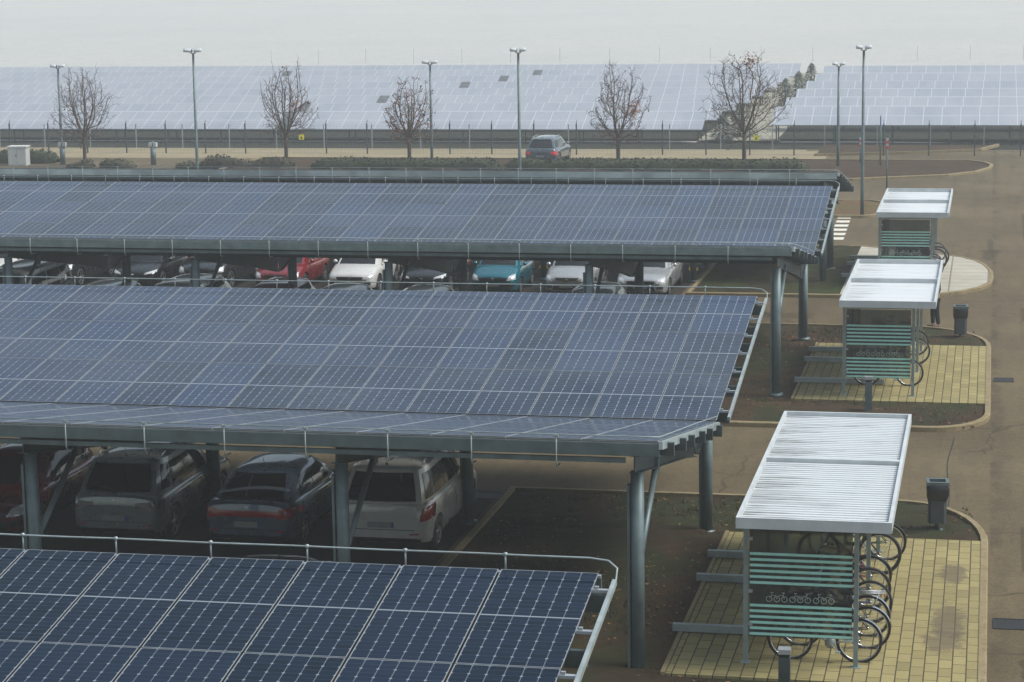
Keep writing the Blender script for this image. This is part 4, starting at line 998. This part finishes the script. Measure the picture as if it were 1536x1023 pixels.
    # patches projected on the bodywork
    def patch(nm, mat, quad, direction, n=8, m=5, off=.006, parent=None, thick=.0):
        """quad: four (u, z) corners, u = x for front/rear and y for the sides; direction: unit vector of the ray"""
        d = Vector(direction).normalized(); (a0, a1), (c0, c1), (e0, e1), (g0, g1) = quad; b = MB(); rows = []
        for i in range(m + 1):
            v = i / m; row = []
            for j in range(n + 1):
                u = j / n
                pu = (a0 * (1 - u) + c0 * u) * (1 - v) + (g0 * (1 - u) + e0 * u) * v; pz = (a1 * (1 - u) + c1 * u) * (1 - v) + (g1 * (1 - u) + e1 * u) * v
                if abs(d.y) >= abs(d.x): og = Vector((pu, 0, pz)) - d * (6 / max(.3, abs(d.y))) * 1.0; og = Vector((pu - d.x / d.y * (0 - (-math.copysign(L / 2 + .5, d.y))) * 0, -math.copysign(L / 2 + .6, d.y), pz))
                else: og = Vector((-math.copysign(hw + .6, d.x), pu, pz))
                hit = bvh.ray_cast(og, d)
                if hit[0] is None:
                    hit = bvh.find_nearest(Vector((pu, -math.copysign(L / 2, d.y), pz)) if abs(d.y) >= abs(d.x) else Vector((-math.copysign(hw, d.x), pu, pz)))
                nn = hit[1]
                if nn.dot(d) > 0: nn = -nn
                row.append(hit[0] + nn * off)
            rows.append(row)
        b.grid(rows); return b.build(nm, mat, parent or T)
    FR, RE = (0, 1, 0), (0, -1, 0); hf = S['hf']; tl = S['tail']
    k = W / 1.75
    for s in (-1, 1):
        if lights == 'slim': patch('headlight', M['lamp'], [(s * .42, hf - .10), (s * .80 * k, hf - .02), (s * .79 * k, hf + .06), (s * .45, hf - .03)], FR)
        else: patch('headlight', M['lamp'], [(s * .50 * k, hf - .15), (s * .80 * k, hf - .12), (s * .765 * k, hf + .05), (s * .58 * k, hf - .0)], FR)
        patch('fog_lamp_recess', M['plastic'], [(s * .50 * k, .36), (s * .74 * k, .38), (s * .72 * k, .50), (s * .56 * k, .48)], FR)
        if rearstyle == 'tall': patch('tail_light', M['red'], [(s * .70 * k, tl - .34), (s * .88 * k, tl - .34), (s * .86 * k, tl - .06), (s * .76 * k, tl - .04)], RE)
        elif rearstyle == 'lit': patch('tail_light', M['redlit'], [(s * .52 * k, tl - .34), (s * .84 * k, tl - .34), (s * .83 * k, tl - .15), (s * .52 * k, tl - .17)], RE)
        elif rearstyle == 'dark': patch('tail_light', plain('smoked_lamp', (.05, .02, .02), .15), [(s * .40 * k, tl - .22), (s * .86 * k, tl - .26), (s * .86 * k, tl - .1), (s * .40 * k, tl - .14)], RE)
        else: patch('tail_light', M['red'], [(s * .56 * k, tl - .30), (s * .86 * k, tl - .30), (s * .85 * k, tl - .1), (s * .60 * k, tl - .12)], RE)
        patch('reflector', M['red'], [(s * .55, .46), (s * .72, .47), (s * .72, .50), (s * .55, .49)], RE)
        # door gaps, sill, handles
        sx = (-s, 0, 0)
        for q in (-.02 if style != 'mpv' else .08, yw0 + .12, 1.0 if len(splits) > 1 else .7):
            patch('door_gap', M['black'], [(q, .30), (q + .012, .30), (q + .02, belt - .02), (q + .008, belt - .02)], sx, 1, 6, .003)
        for q in (-.28, .72):
            pt = patch('door_handle', M['chrome'] if style in ('coupe', 'suv') else P, [(q, belt - .16), (q + .18, belt - .155), (q + .18, belt - .125), (q, belt - .13)], sx, 4, 2, .022)
        patch('sill_trim', M['plastic'], [(fa + ar + .06, .235), (ra - ar - .06, .245), (ra - ar - .06, .335), (fa + ar + .06, .325)], sx, 12, 3, .006)
    if lights == 'bar' : patch('light_bar', M['red'], [(-.80, tl - .27), (.80, tl - .27), (.80, tl - .16), (-.80, tl - .16)], RE, 16, 3, .009)
    # front: grille, intake, plates, emblem
    if grille == 'wide': patch('grille', M['plastic'], [(-.44, hf - .17), (.44, hf - .17), (.48, hf - .06), (-.48, hf - .06)], FR, 12)
    elif grille == 'smile': patch('grille', M['plastic'], [(-.34, hf - .10), (.34, hf - .10), (.42, hf - .02), (-.42, hf - .02)], FR, 12)
    else: patch('grille', M['plastic'], [(-.5, hf - .22), (.5, hf - .22), (.46, hf - .02), (-.46, hf - .02)], FR, 12)
    patch('air_intake', M['plastic'], [(-.50, .30), (.50, .30), (.46, .45), (-.46, .45)], FR, 12)
    patch('emblem', M['chrome'], [(-.05, hf - .15), (.05, hf - .15), (.055, hf - .06), (-.055, hf - .06)], FR, 3, 3, .014)
    patch('emblem', M['rim'], [(-.03, tl - .12), (.03, tl - .12), (.032, tl - .07), (-.032, tl - .07)], RE, 3, 3, .012)
    if plates:
        for D, zc in ((FR, .44), (RE, tl - .42 if style not in ('suv',) else tl - .44)):
            pl = patch('number_plate', M['plate'], [(-.25, zc - .05), (.25, zc - .05), (.25, zc + .06), (-.25, zc + .06)], D, 4, 2, .015)
            sg = -1 if D == FR else 1
            patch('country_band', M['plateblue'], [(sg * -.25, zc - .05), (sg * -.21, zc - .05), (sg * -.21, zc + .06), (sg * -.25, zc + .06)], D, 1, 2, .018, pl)
    patch('rear_bumper_trim', M['plastic'], [(-.72 * k, .40), (.72 * k, .40), (.70 * k, .27), (-.70 * k, .27)], RE, 14, 3, .008)
    patch('tailgate_gap', M['black'], [(-.62 * k, tl - .50), (.62 * k, tl - .50), (.62 * k, tl - .512), (-.62 * k, tl - .512)], RE, 12, 1, .004)
    # mirrors
    for s in (-1, 1):
        b = MB(); c = G('R' if s > 0 else 'L', .13, .12); rows = []
        for i in range(7):
            a = math.pi * i / 6; ww = max(.02, math.sin(a))
            rows.append([(c.x + s * (.03 + .19 * i / 6), c.y - .02 + .07 * ww * math.cos(q), c.z + .055 + .075 * ww * math.sin(q)) for q in [2 * math.pi * j / 8 for j in range(9)]])
        b.grid(rows); b.build('mirror', P if not dark_roof else M['plastic'], T)
    # wheels
    for yy in (fa, ra):
        for s in (-1, 1):
            cx = s * (hw - .13); wdt = .105
            b = MB(); b.lathe([(wr * .64, -wdt), (wr * .92, -wdt), (wr, -wdt * .7), (wr, wdt * .7), (wr * .92, wdt), (wr * .64, wdt)], 26, 'x', (cx, yy, wr)); b.lathe([(0, 0), (wr * .66, 0)], 26, 'x', (cx - s * .02, yy, wr))
            w = b.build('wheel', M['black'], T)
            b = MB(); o = cx + s * wdt * .8
            b.lathe([(wr * .58, 0), (wr * .66, s * .02), (wr * .68, 0)], 26, 'x', (o, yy, wr)); b.lathe([(0, s * .012), (wr * .16, s * .01), (wr * .18, -s * .02)], 14, 'x', (o, yy, wr))
            for q in range(5):
                a = q * 2 * math.pi / 5 + .3
                b.bar((o, yy + wr * .1 * math.cos(a), wr + wr * .1 * math.sin(a)), (o, yy + wr * .63 * math.cos(a), wr + wr * .63 * math.sin(a)), .055, .02, (1, 0, 0))
            b.build('rim', M['rim'], w)
    if rails or bars:
        for s in (-1, 1):
            b = MB(); ps = []
            for i in range(9):
                t = .14 + .72 * i / 8; p = G('R' if s > 0 else 'L', t, 1); zz = .075 if 0 < i < 8 else .01
                ps.append((p.x - s * .05, p.y, p.z + zz + .02))
            b.tube(ps, .016, 6); b.build('roof_rail', M['alu'] if rails else M['plastic'], T)
    if bars:
        for t in (.28, .70):
            p = G('R', t, 1); b = MB(); b.box(-p.x - .10, p.y - .03, H + .085, p.x + .10, p.y + .03, H + .115)
            for s in (-1, 1): b.box(s * (p.x - .05) - .05, p.y - .05, H - .01, s * (p.x - .05) + .05, p.y + .05, H + .086)
            b.build('roof_bar', M['plastic'], T)
    if antenna:
        p = G('B', .5, 1); b = MB(); b.tube([(0, p.y - .22, H - .03), (0, p.y - .13, H + .17)], .005, 5); b.lathe([(.03, 0), (.02, .03), (0, .04)], 8, 'z', (0, p.y - .22, H - .02)); b.build('antenna', M['plastic'], T)
    if style in ('hatch', 'mini', 'suv', 'coupe', 'mpv', 'wagon'):
        b = MB(); A = [G('B', .08 + .84 * j / 10, 1) for j in range(11)]
        b.grid([[(p.x, p.y - .05, p.z + .03) for p in A], [(p.x, p.y + .07, p.z + .012) for p in A], [(p.x, p.y + .075, p.z - .012) for p in A], [(p.x, p.y + .0, p.z - .03) for p in A]]); b.build('spoiler', P, T)
    b = MB(); p0 = G('B', .45, .17, .015); p1 = G('B', .75, .3, .015); b.tube([p0, p1], .008, 5); b.build('rear_wiper', M['plastic'], T)
    return T
def all_cars():
    C = {}
    for n, c in dict(white=(.62, .62, .60), offwhite=(.50, .49, .45), silver=(.42, .44, .45), grey=(.19, .215, .22), slate=(.09, .125, .175), black=(.010, .011, .013), dark=(.022, .025, .028), red=(.24, .012, .015), darkred=(.12, .008, .014), teal=(.004, .14, .19), navy=(.085, .115, .145), vangrey=(.26, .28, .29)).items():
        C[n] = paint(n + '_car_paint', c, 0 if n in ('white', 'offwhite') else .35)
    Y2 = 41.45
    car('people_carrier', 'mpv', -10.88, Y2 + .1, 180, 'off-white people carrier with tall red tail lights and black roof bars', C['offwhite'], 'car', rails=True, bars=True, rearstyle='tall')
    car('parked_car', 'coupe', -13.4, 41.2, 180, 'slate blue sloping-backed hatchback with a red light bar across its tail', C['slate'], lights='bar', rearstyle='std')
    car('parked_car', 'suv', -16.05, 41.4, 180, 'grey-green off-road car with silver roof rails and black cross bars', C['grey'], rails=True, bars=True, rearstyle='dark')
    car('parked_car', 'hatch', -18.72, 41.15, 0, 'dark red car parked nose towards the viewer beside the roof-racked grey car', C['darkred'])
    car('parked_car', 'sedan', -11.15, 33.3, 0, 'dark car under the second carport, only its roof curve showing above the nearest modules', C['dark'])
    # row facing the viewer behind the third carport
    Y4 = 71.2
    row = [(-10.62, 'wagon', 'silver', 'silver estate car at the end of the nose-out row beside the empty bay', {}), (-13.02, 'mini', 'silver', 'small rounded silver hatchback with a smiling grille in the nose-out row', dict(grille='smile')),
           (-15.5, 'mini', 'teal', 'teal hatchback in the nose-out row', {}), (-17.85, 'hatch', 'black', 'black hatchback with slim headlights between teal and white cars', dict(lights='slim')),
           (-20.33, 'hatch', 'white', 'white crossover hatchback facing the viewer beside the bright red car', dict(grille='wide')), (-22.87, 'hatch', 'red', 'bright red hatchback in the nose-out row', dict(grille='smile')),
           (-25.5, 'suv', 'dark', 'dark off-road car in deep shade next to the bright red car', {}), (-27.9, 'hatch', 'black', 'black car with angular silver-edged headlights next to the yellow-marked column', dict(lights='slim', grille='big')),
           (-30.9, 'suv', 'dark', 'almost black car in shade beyond the grey van', {}), (-33.5, 'wagon', 'white', 'white car behind the grey van, cut by the picture edge', {})]
    for x, s, c, l, k in row:
        car('parked_car', s, x - .28, Y4 + STY[s]['L'] / 2, R.uniform(-1.2, 1.2), l, C[c], scale=.95, **k)
    # far row under the third carport, roofs peeking over the modules of the second one
    row = [(-11.15, 'hatch', 'white', 'white car roof peeking over the modules in front of the silver hatchback'), (-16.1, 'wagon', 'white', 'white car roof showing as a thin strip in front of the black slim-lamped hatchback'),
           (-18.6, 'wagon', 'silver', 'silver car roof showing as a thin arc in front of the white crossover'), (-20.75, 'hatch', 'red', 'red car roof peeking over the modules in front of the bright red hatchback'),
           (-23.25, 'mpv', 'silver', 'silver domed car roof peeking over the modules before the dark off-road car'), (-25.9, 'wagon', 'silver', 'pale silver car roof peeking over the modules below the yellow-marked column')]
    for x, s, c, l in row:
        car('parked_car', s, x, 63.9, 180 if s != 'hatch' else 0, l, C[c], antenna=False)
    car('parked_van', 'van', -28.75, 63.4, 0, 'grey van with a rounded shoulder under the third carport', C['vangrey'], 'van', antenna=False)
    car('parked_car', 'wagon', -23.25, 119.6, 180, 'dark estate car with glowing-looking red tail lights beyond the hedge', C['navy'], rearstyle='lit', rails=True, group=None)
all_cars()
# ------------------------------------------------------------------ bare trees, hedges, conifers
def bare_tree(x, y, h, sp, label, seed, leaves=60, clump=None, trunk=1.6, lean=0):
    """branches grown towards points spread through an egg-shaped crown (space colonisation)"""
    from mathutils.kdtree import KDTree
    rr = random.Random(seed); T = thing('bare_tree', label, 'tree', (x, y, 0), 0, 'bare trees along the hedge')
    hc = h - trunk * .82; cz = trunk * .82 + hc * .5; att = []
    while len(att) < 1150:
        p = Vector((rr.uniform(-1, 1), rr.uniform(-1, 1), rr.uniform(-1, 1)))
        if p.length > (1.18 if rr.random() < .25 else 1) or (p.length < .5 and rr.random() < .35): continue
        q = p * (1 + .2 * math.sin(3 * math.atan2(p.y, p.x) + seed) + .13 * math.sin(5 * p.z + 2 * p.x + seed * 1.7)); w = 1 - .22 * p.z
        att.append(Vector((q.x * sp * w + lean, q.y * sp * w, cz + q.z * hc * .5)))
    nodes = [Vector((0, 0, -.1)), Vector((0, 0, trunk * .4)), Vector((lean * .6, .02, trunk * .75)), Vector((lean, 0, trunk))]; par = [-1, 0, 1, 2]
    for i in range(8):
        a = i * 2.4 + rr.uniform(-.3, .3); k = rr.choice((2, 3, 3)); z = nodes[k]
        nodes.append(z + Vector((math.cos(a) * .1, math.sin(a) * .1, .22 if k == 3 else .3))); par.append(k)
    step = .125
    for it in range(60):
        kd = KDTree(len(nodes))
        for i, p in enumerate(nodes): kd.insert(p, i)
        kd.balance(); pull = {}; keep = []
        for p in att:
            co, i, d = kd.find(p)
            if d < .14: continue
            keep.append(p); pull.setdefault(i, []).append((p - co).normalized())
        att = keep
        if not pull: break
        for i, ds in pull.items():
            if i < 2: continue
            d = Vector((0, 0, 0))
            for q in ds: d += q
            up = nodes[i] - nodes[par[i]]
            d = (d.normalized() + up.normalized() * .55 + Vector((rr.uniform(-.25, .25), rr.uniform(-.25, .25), .38))).normalized()
            nodes.append(nodes[i] + d * step); par.append(i)
        if len(nodes) > 5200: break
    n = len(nodes); ch = [[] for _ in range(n)]
    for i in range(1, n): ch[par[i]].append(i)
    r = [0.] * n
    for i in range(n - 1, -1, -1): r[i] = max(.0085, sum(r[c] ** 2.35 for c in ch[i]) ** (1 / 2.35)) if ch[i] else .0085
    k = .105 / max(r[1], .05)
    r = [q * k if q * k > .009 else .009 for q in r]; r[0] *= 1.3
    tb, cb, lb = MB(), MB(), MB(); tips = []
    tb.tube([nodes[0], nodes[0].lerp(nodes[1], .4), nodes[1], nodes[2], nodes[3]], [r[0], r[1] * 1.05, r[1], r[2], r[3]], 8)
    start = [(3, c) for c in ch[3]] + [(2, c) for c in ch[2] if c != 3]
    while start:
        p, c = start.pop(); path = [p, c]
        while ch[c]:
            nx = max(ch[c], key=lambda q: r[q])
            for q in ch[c]:
                if q != nx: start.append((c, q))
            c = nx; path.append(c)
        if len(path) > 4: sm = [nodes[path[0]]] + [(nodes[a] + nodes[b] * 2 + nodes[d]) / 4 for a, b, d in zip(path, path[1:], path[2:])] + [nodes[path[-1]]]
        else: sm = [nodes[q] for q in path]
        rs = [min(r[q], r[path[1]] * 1.1) for q in path]; rs[-1] = .005
        cb.tube(sm, rs, 6 if rs[0] > .03 else 3, False); tips.append(sm[-1]); tips.append(sm[len(sm) // 2])
        for q in sm[1:]:
            if rr.random() < .62:
                d = Vector((rr.uniform(-1, 1), rr.uniform(-1, 1), rr.uniform(-.1, 1.2))).normalized() * rr.uniform(.1, .26); cb.tube([q, q + d * .6 + Vector((0, 0, .01)), q + d + Vector((0, 0, .04))], [.007, .006, .004], 3, False)
    for _ in range(leaves):
        t = rr.choice(tips)
        if clump and rr.random() < .5: t = Vector(clump) + Vector((rr.gauss(0, .2), rr.gauss(0, .2), rr.gauss(0, .26)))
        s = rr.uniform(.03, .07); a, e = rr.uniform(0, 6.3), rr.uniform(-1, 1)
        u = Vector((math.cos(a), math.sin(a), e)) * s; v = Vector((-math.sin(a), math.cos(a), rr.uniform(-1, 0))) * s * .7
        i = lb.pts([t - u, t + v, t + u, t - v]); lb.face((i, i + 1, i + 2, i + 3))
    tb.build('trunk', M['bark'], T); cb.build('crown', M['twig'], T); lb.build('withered_leaves', M['leafbrown'], T)
def trees():
    bare_tree(-48.3, 116.0, 5.25, 1.45, 'bare dark-twigged tree behind the street lamp by the cabinet', 11, 60)
    bare_tree(-36.9, 116.2, 5.4, 1.35, 'bare tree with one clump of red-brown leaves beside the yellow sign', 12, 240, (.55, -.2, 3.3))
    bare_tree(-30.1, 116.2, 4.35, 1.3, 'smallest tree, still holding many brown leaves', 13, 800, None, 1.5)
    bare_tree(-18.95, 116.4, 5.2, 1.4, 'evenly rounded bare tree with scattered brown leaves right of the estate car'.replace('right of', 'just past'), 14, 480, (.8, 0, 3.0))
    bare_tree(-12.4, 116.4, 5.9, 1.95, 'largest and widest bare tree at the end of the long hedge', 15, 330, (.3, 0, 5.5), 1.75)
    def hedge(x0, x1, y, d, h, label, seed, mat, gapp=0., rag=.05, dens=900):
        rr = random.Random(seed); T = thing('hedge', label, 'hedge', ((x0 + x1) / 2, y, 0), 0); hw = (x1 - x0) / 2; b = MB()
        P = []; n = max(6, int((x1 - x0) / .35))
        for i in range(n + 1):
            xx = -hw + 2 * hw * i / n; e = min(1, min(i, n - i) / 2 + .35); hh = h * e * (1 + rag * math.sin(xx * 1.9 + seed) + rr.uniform(-rag, rag) * .6)
            P.append([(xx, -d / 2 * e, 0), (xx + rr.uniform(-.05, .05), -d / 2 * e, hh * .7), (xx, -d * .3 * e, hh * .93), (xx, 0, hh * .96), (xx, d * .3 * e, hh * .93), (xx, d / 2 * e, hh * .7), (xx, d / 2 * e, 0)])
        b.grid(P); b.build('branches', mat, T); b = MB()
        for _ in range(int(dens * (x1 - x0) / 10)):
            i = rr.randrange(n); j = rr.randrange(6); u, v = rr.random(), rr.random()
            a = Vector(P[i][j]).lerp(Vector(P[i + 1][j]), u); c = Vector(P[i][j + 1]).lerp(Vector(P[i + 1][j + 1]), u); p = a.lerp(c, v)
            p += Vector((rr.gauss(0, .03), rr.gauss(0, .04), rr.gauss(.02, .045)))
            s = rr.uniform(.04, .085); aa = rr.uniform(0, 6.3); q = Vector((math.cos(aa), math.sin(aa), rr.uniform(-.8, .8))) * s; w = Vector((-math.sin(aa), math.cos(aa), rr.uniform(-.9, .9))) * s * .7
            k = b.pts([p - q, p + w, p + q, p - w]); b.face((k, k + 1, k + 2, k + 3))
        b.build('foliage', mat, T)
    hedge(-35.2, -24.9, 115.2, 1.3, .56, 'long clipped hedge before the small brown tree and its lamp', 1, M['hedge'], dens=1700)
    hedge(-24.7, -9.0, 115.2, 1.4, .58, 'longest clipped hedge running in front of the estate car to the brown bed', 2, M['hedge'], dens=1700)
    hedge(-42.9, -36.3, 115.6, 1.0, .46, 'low ragged brown bushes around the foot of the red-clumped tree', 3, M['hedge2'], 0, .35, 1300)
    hedge(-47.3, -45.3, 115.8, .9, .48, 'short ragged bush nearest the lone service pillar', 4, M['hedge2'], 0, .4, 1300)
    hedge(-49.2, -47.6, 115.6, .8, .36, 'tiny ragged bush at the foot of the dark-twigged tree', 6, M['hedge2'], 0, .4, 1300)
    hedge(-58., -50.9, 118.4, 1.5, .66, 'dark clipped hedge behind the grey cabinet', 5, M['hedge'], dens=1700)
    def conifer(x, y, h, w, label, seed):
        rr = random.Random(seed); T = thing('conifer', label, 'tree', (x, y, gz(y)), 0, 'small conifers between the solar blocks')
        b = MB(); b.tube([(0, 0, -.2), (0, 0, h * .9)], [.09, .02], 6); b.build('trunk', M['bark'], T); b = MB()
        for _ in range(700):
            t = rr.random() ** 1.3; r = w * (1 - t) ** .6 * (1 + .25 * math.sin(9 * t + seed)) * rr.uniform(.3, 1.15) + .05; a = rr.uniform(0, 6.3); z = .15 + h * t
            p = Vector((r * math.cos(a), r * math.sin(a), z)); s = rr.uniform(.08, .2)
            u = Vector((math.cos(a), math.sin(a), -.45)) * s; v = Vector((-math.sin(a), math.cos(a), rr.uniform(-.3, .3))) * s * .45
            k = b.pts([p - u, p + v, p + u, p - v]); b.face((k, k + 1, k + 2, k + 3))
        b.build('foliage', M['conif'], T)
    conifer(-16.2, 149., 2.1, 1.0, 'broad dark conifer at the front of the gap between the solar blocks', 1)
    conifer(-16.9, 146., 1.7, .8, 'low dark conifer beside the end of the wide solar block', 5)
    conifer(-15.2, 172., 2.2, .8, 'slim conifer halfway along the gap between the solar blocks', 2)
    conifer(-14.8, 179., 2.3, .85, 'taller hazy conifer farther along the gap between the solar blocks', 3)
    conifer(-14.6, 189., 2.3, .8, 'faintest conifer at the far end of the gap between the solar blocks', 4)
trees()

# ------------------------------------------------------------------ person standing by the middle shelter
def person():
    T = thing('person', 'person in dark jacket and trousers standing behind the middle shelter, mostly hidden by its roof', 'person', (-1.5, 66.95, 0.0), rad(-70))
    T.location.z = .0
    def skin(nm, vs, es, rs, mat, par, sub=2, root=0):
        me = bpy.data.meshes.new(nm); me.from_pydata(vs, es, []); me.materials.append(mat); o = put(nm, me, par)
        m = o.modifiers.new('skin', 'SKIN'); m.use_smooth_shade = True
        sv = me.skin_vertices[0].data
        for i, r in enumerate(rs): sv[i].radius = (r, r) if not isinstance(r, tuple) else r
        sv[root].use_root = True
        s = o.modifiers.new('sub', 'SUBSURF'); s.levels = sub; s.render_levels = sub
        dg = bpy.context.evaluated_depsgraph_get(); dg.update(); r = bpy.data.meshes.new_from_object(o.evaluated_get(dg))
        o.modifiers.clear(); o.data = r
        for p in r.polygons: p.use_smooth = True
        return o
    dark, trs, skn = plain('dark_jacket', (.014, .015, .018), .8), plain('dark_trousers', (.010, .011, .014), .85), plain('skin', (.42, .25, .18), .5, 0, .06)
    # body: one continuous surface, front is -Y
    vs = [(0, 0, .95), (0, .01, 1.15), (0, .01, 1.34), (0, 0, 1.45), (0, -.01, 1.52), (0, -.02, 1.63), (0, -.02, 1.71)]
    es = [(0, 1), (1, 2), (2, 3), (3, 4), (4, 5), (5, 6)]; rs = [(.155, .11), (.15, .105), (.17, .11), (.09, .08), (.055, .055), (.078, .092), (.06, .07)]
    def add(p, parent, r): vs.append(p); es.append((parent, len(vs) - 1)); rs.append(r); return len(vs) - 1
    for s in (-1, 1):
        a = add((s * .17, 0, 1.40), 2, .06); a = add((s * .235, .03, 1.14), a, .048); a = add((s * .21, -.12, .97), a, .038); h = add((s * .19, -.19, .92), a, (.026, .036))
        for k, (dx, ln) in enumerate(((-.03, .07), (-.01, .085), (.01, .08), (.028, .065))):
            f = add((s * .19 + dx, -.225, .90), h, .009); add((s * .19 + dx, -.225 - ln * .6, .88 - ln * .6), f, .008)
        t = add((s * .19 - s * .04, -.20, .915), h, .010); add((s * .13, -.235, .89), t, .009)
        l = add((s * .095, .0, .88), 0, .085); l = add((s * .10, -.015 + s * .03, .49), l, .058); l = add((s * .105, .02 + s * .05, .09), l, .04); add((s * .115, -.12 + s * .05, .05), l, .038)
    skin('body', vs, es, rs, skn, T)
    skin('jacket', [(0, 0, .90), (0, .01, 1.14), (0, .01, 1.34), (0, 0, 1.46), (-.18, 0, 1.40), (-.24, .03, 1.14), (-.215, -.11, .985), (.18, 0, 1.40), (.24, .03, 1.14), (.215, -.11, .985)], [(0, 1), (1, 2), (2, 3), (2, 4), (4, 5), (5, 6), (2, 7), (7, 8), (8, 9)], [(.185, .135), (.175, .125), (.19, .13), (.08, .08), .075, .062, .05, .075, .062, .05], dark, T)
    skin('trousers', [(0, 0, .96), (-.095, 0, .86), (-.10, -.045, .49), (-.105, -.03, .11), (.095, 0, .86), (.10, .015, .49), (.105, .07, .11)], [(0, 1), (1, 2), (2, 3), (0, 4), (4, 5), (5, 6)], [(.165, .12), .105, .078, .065, .105, .078, .065], trs, T)
    for s in (-1, 1):
        skin('shoe', [(s * .105, .05 + s * .05, .055), (s * .11, -.06 + s * .05, .05), (s * .12, -.17 + s * .05, .04)], [(0, 1), (1, 2)], [.05, .048, .038], plain('brown_shoe', (.09, .05, .03), .6), T)
    b = MB(); q = []
    for i in range(8):
        a = math.pi * .52 * i / 7; q.append([(.092 * math.sin(a) * math.cos(t) * 1.0, -.005 + .112 * math.sin(a) * math.sin(t) + .02, 1.655 + .115 * math.cos(a)) for t in [2 * math.pi * k / 16 for k in range(17)]])
    b.grid(q); b.build('hair', plain('dark_hair', (.02, .014, .010), .7), T)
    b = MB()
    for s in (-1, 1): b.lathe([(0, -.012), (.012, -.006), (.012, .004), (0, .01)], 8, 'y', (s * .033, -.108, 1.645))
    b.build('eyes', M['black'], T)
    b = MB(); b.tube([(0, -.105, 1.65), (0, -.135, 1.615), (0, -.112, 1.605)], [.009, .014, .010], 6); b.build('nose', skn, T)
    b = MB(); b.tube([(-.026, -.106, 1.575), (0, -.114, 1.573), (.026, -.106, 1.575)], .006, 5); b.build('mouth', plain('lips', (.3, .12, .1), .5), T)
    for s in (-1, 1):
        b = MB(); b.lathe([(.0, -.01), (.028, -.004), (.03, .006), (0, .01)], 10, 'x', (s * .088, -.01, 1.635)); b.build('ear', skn, T)
person()
bpy.context.view_layer.update()
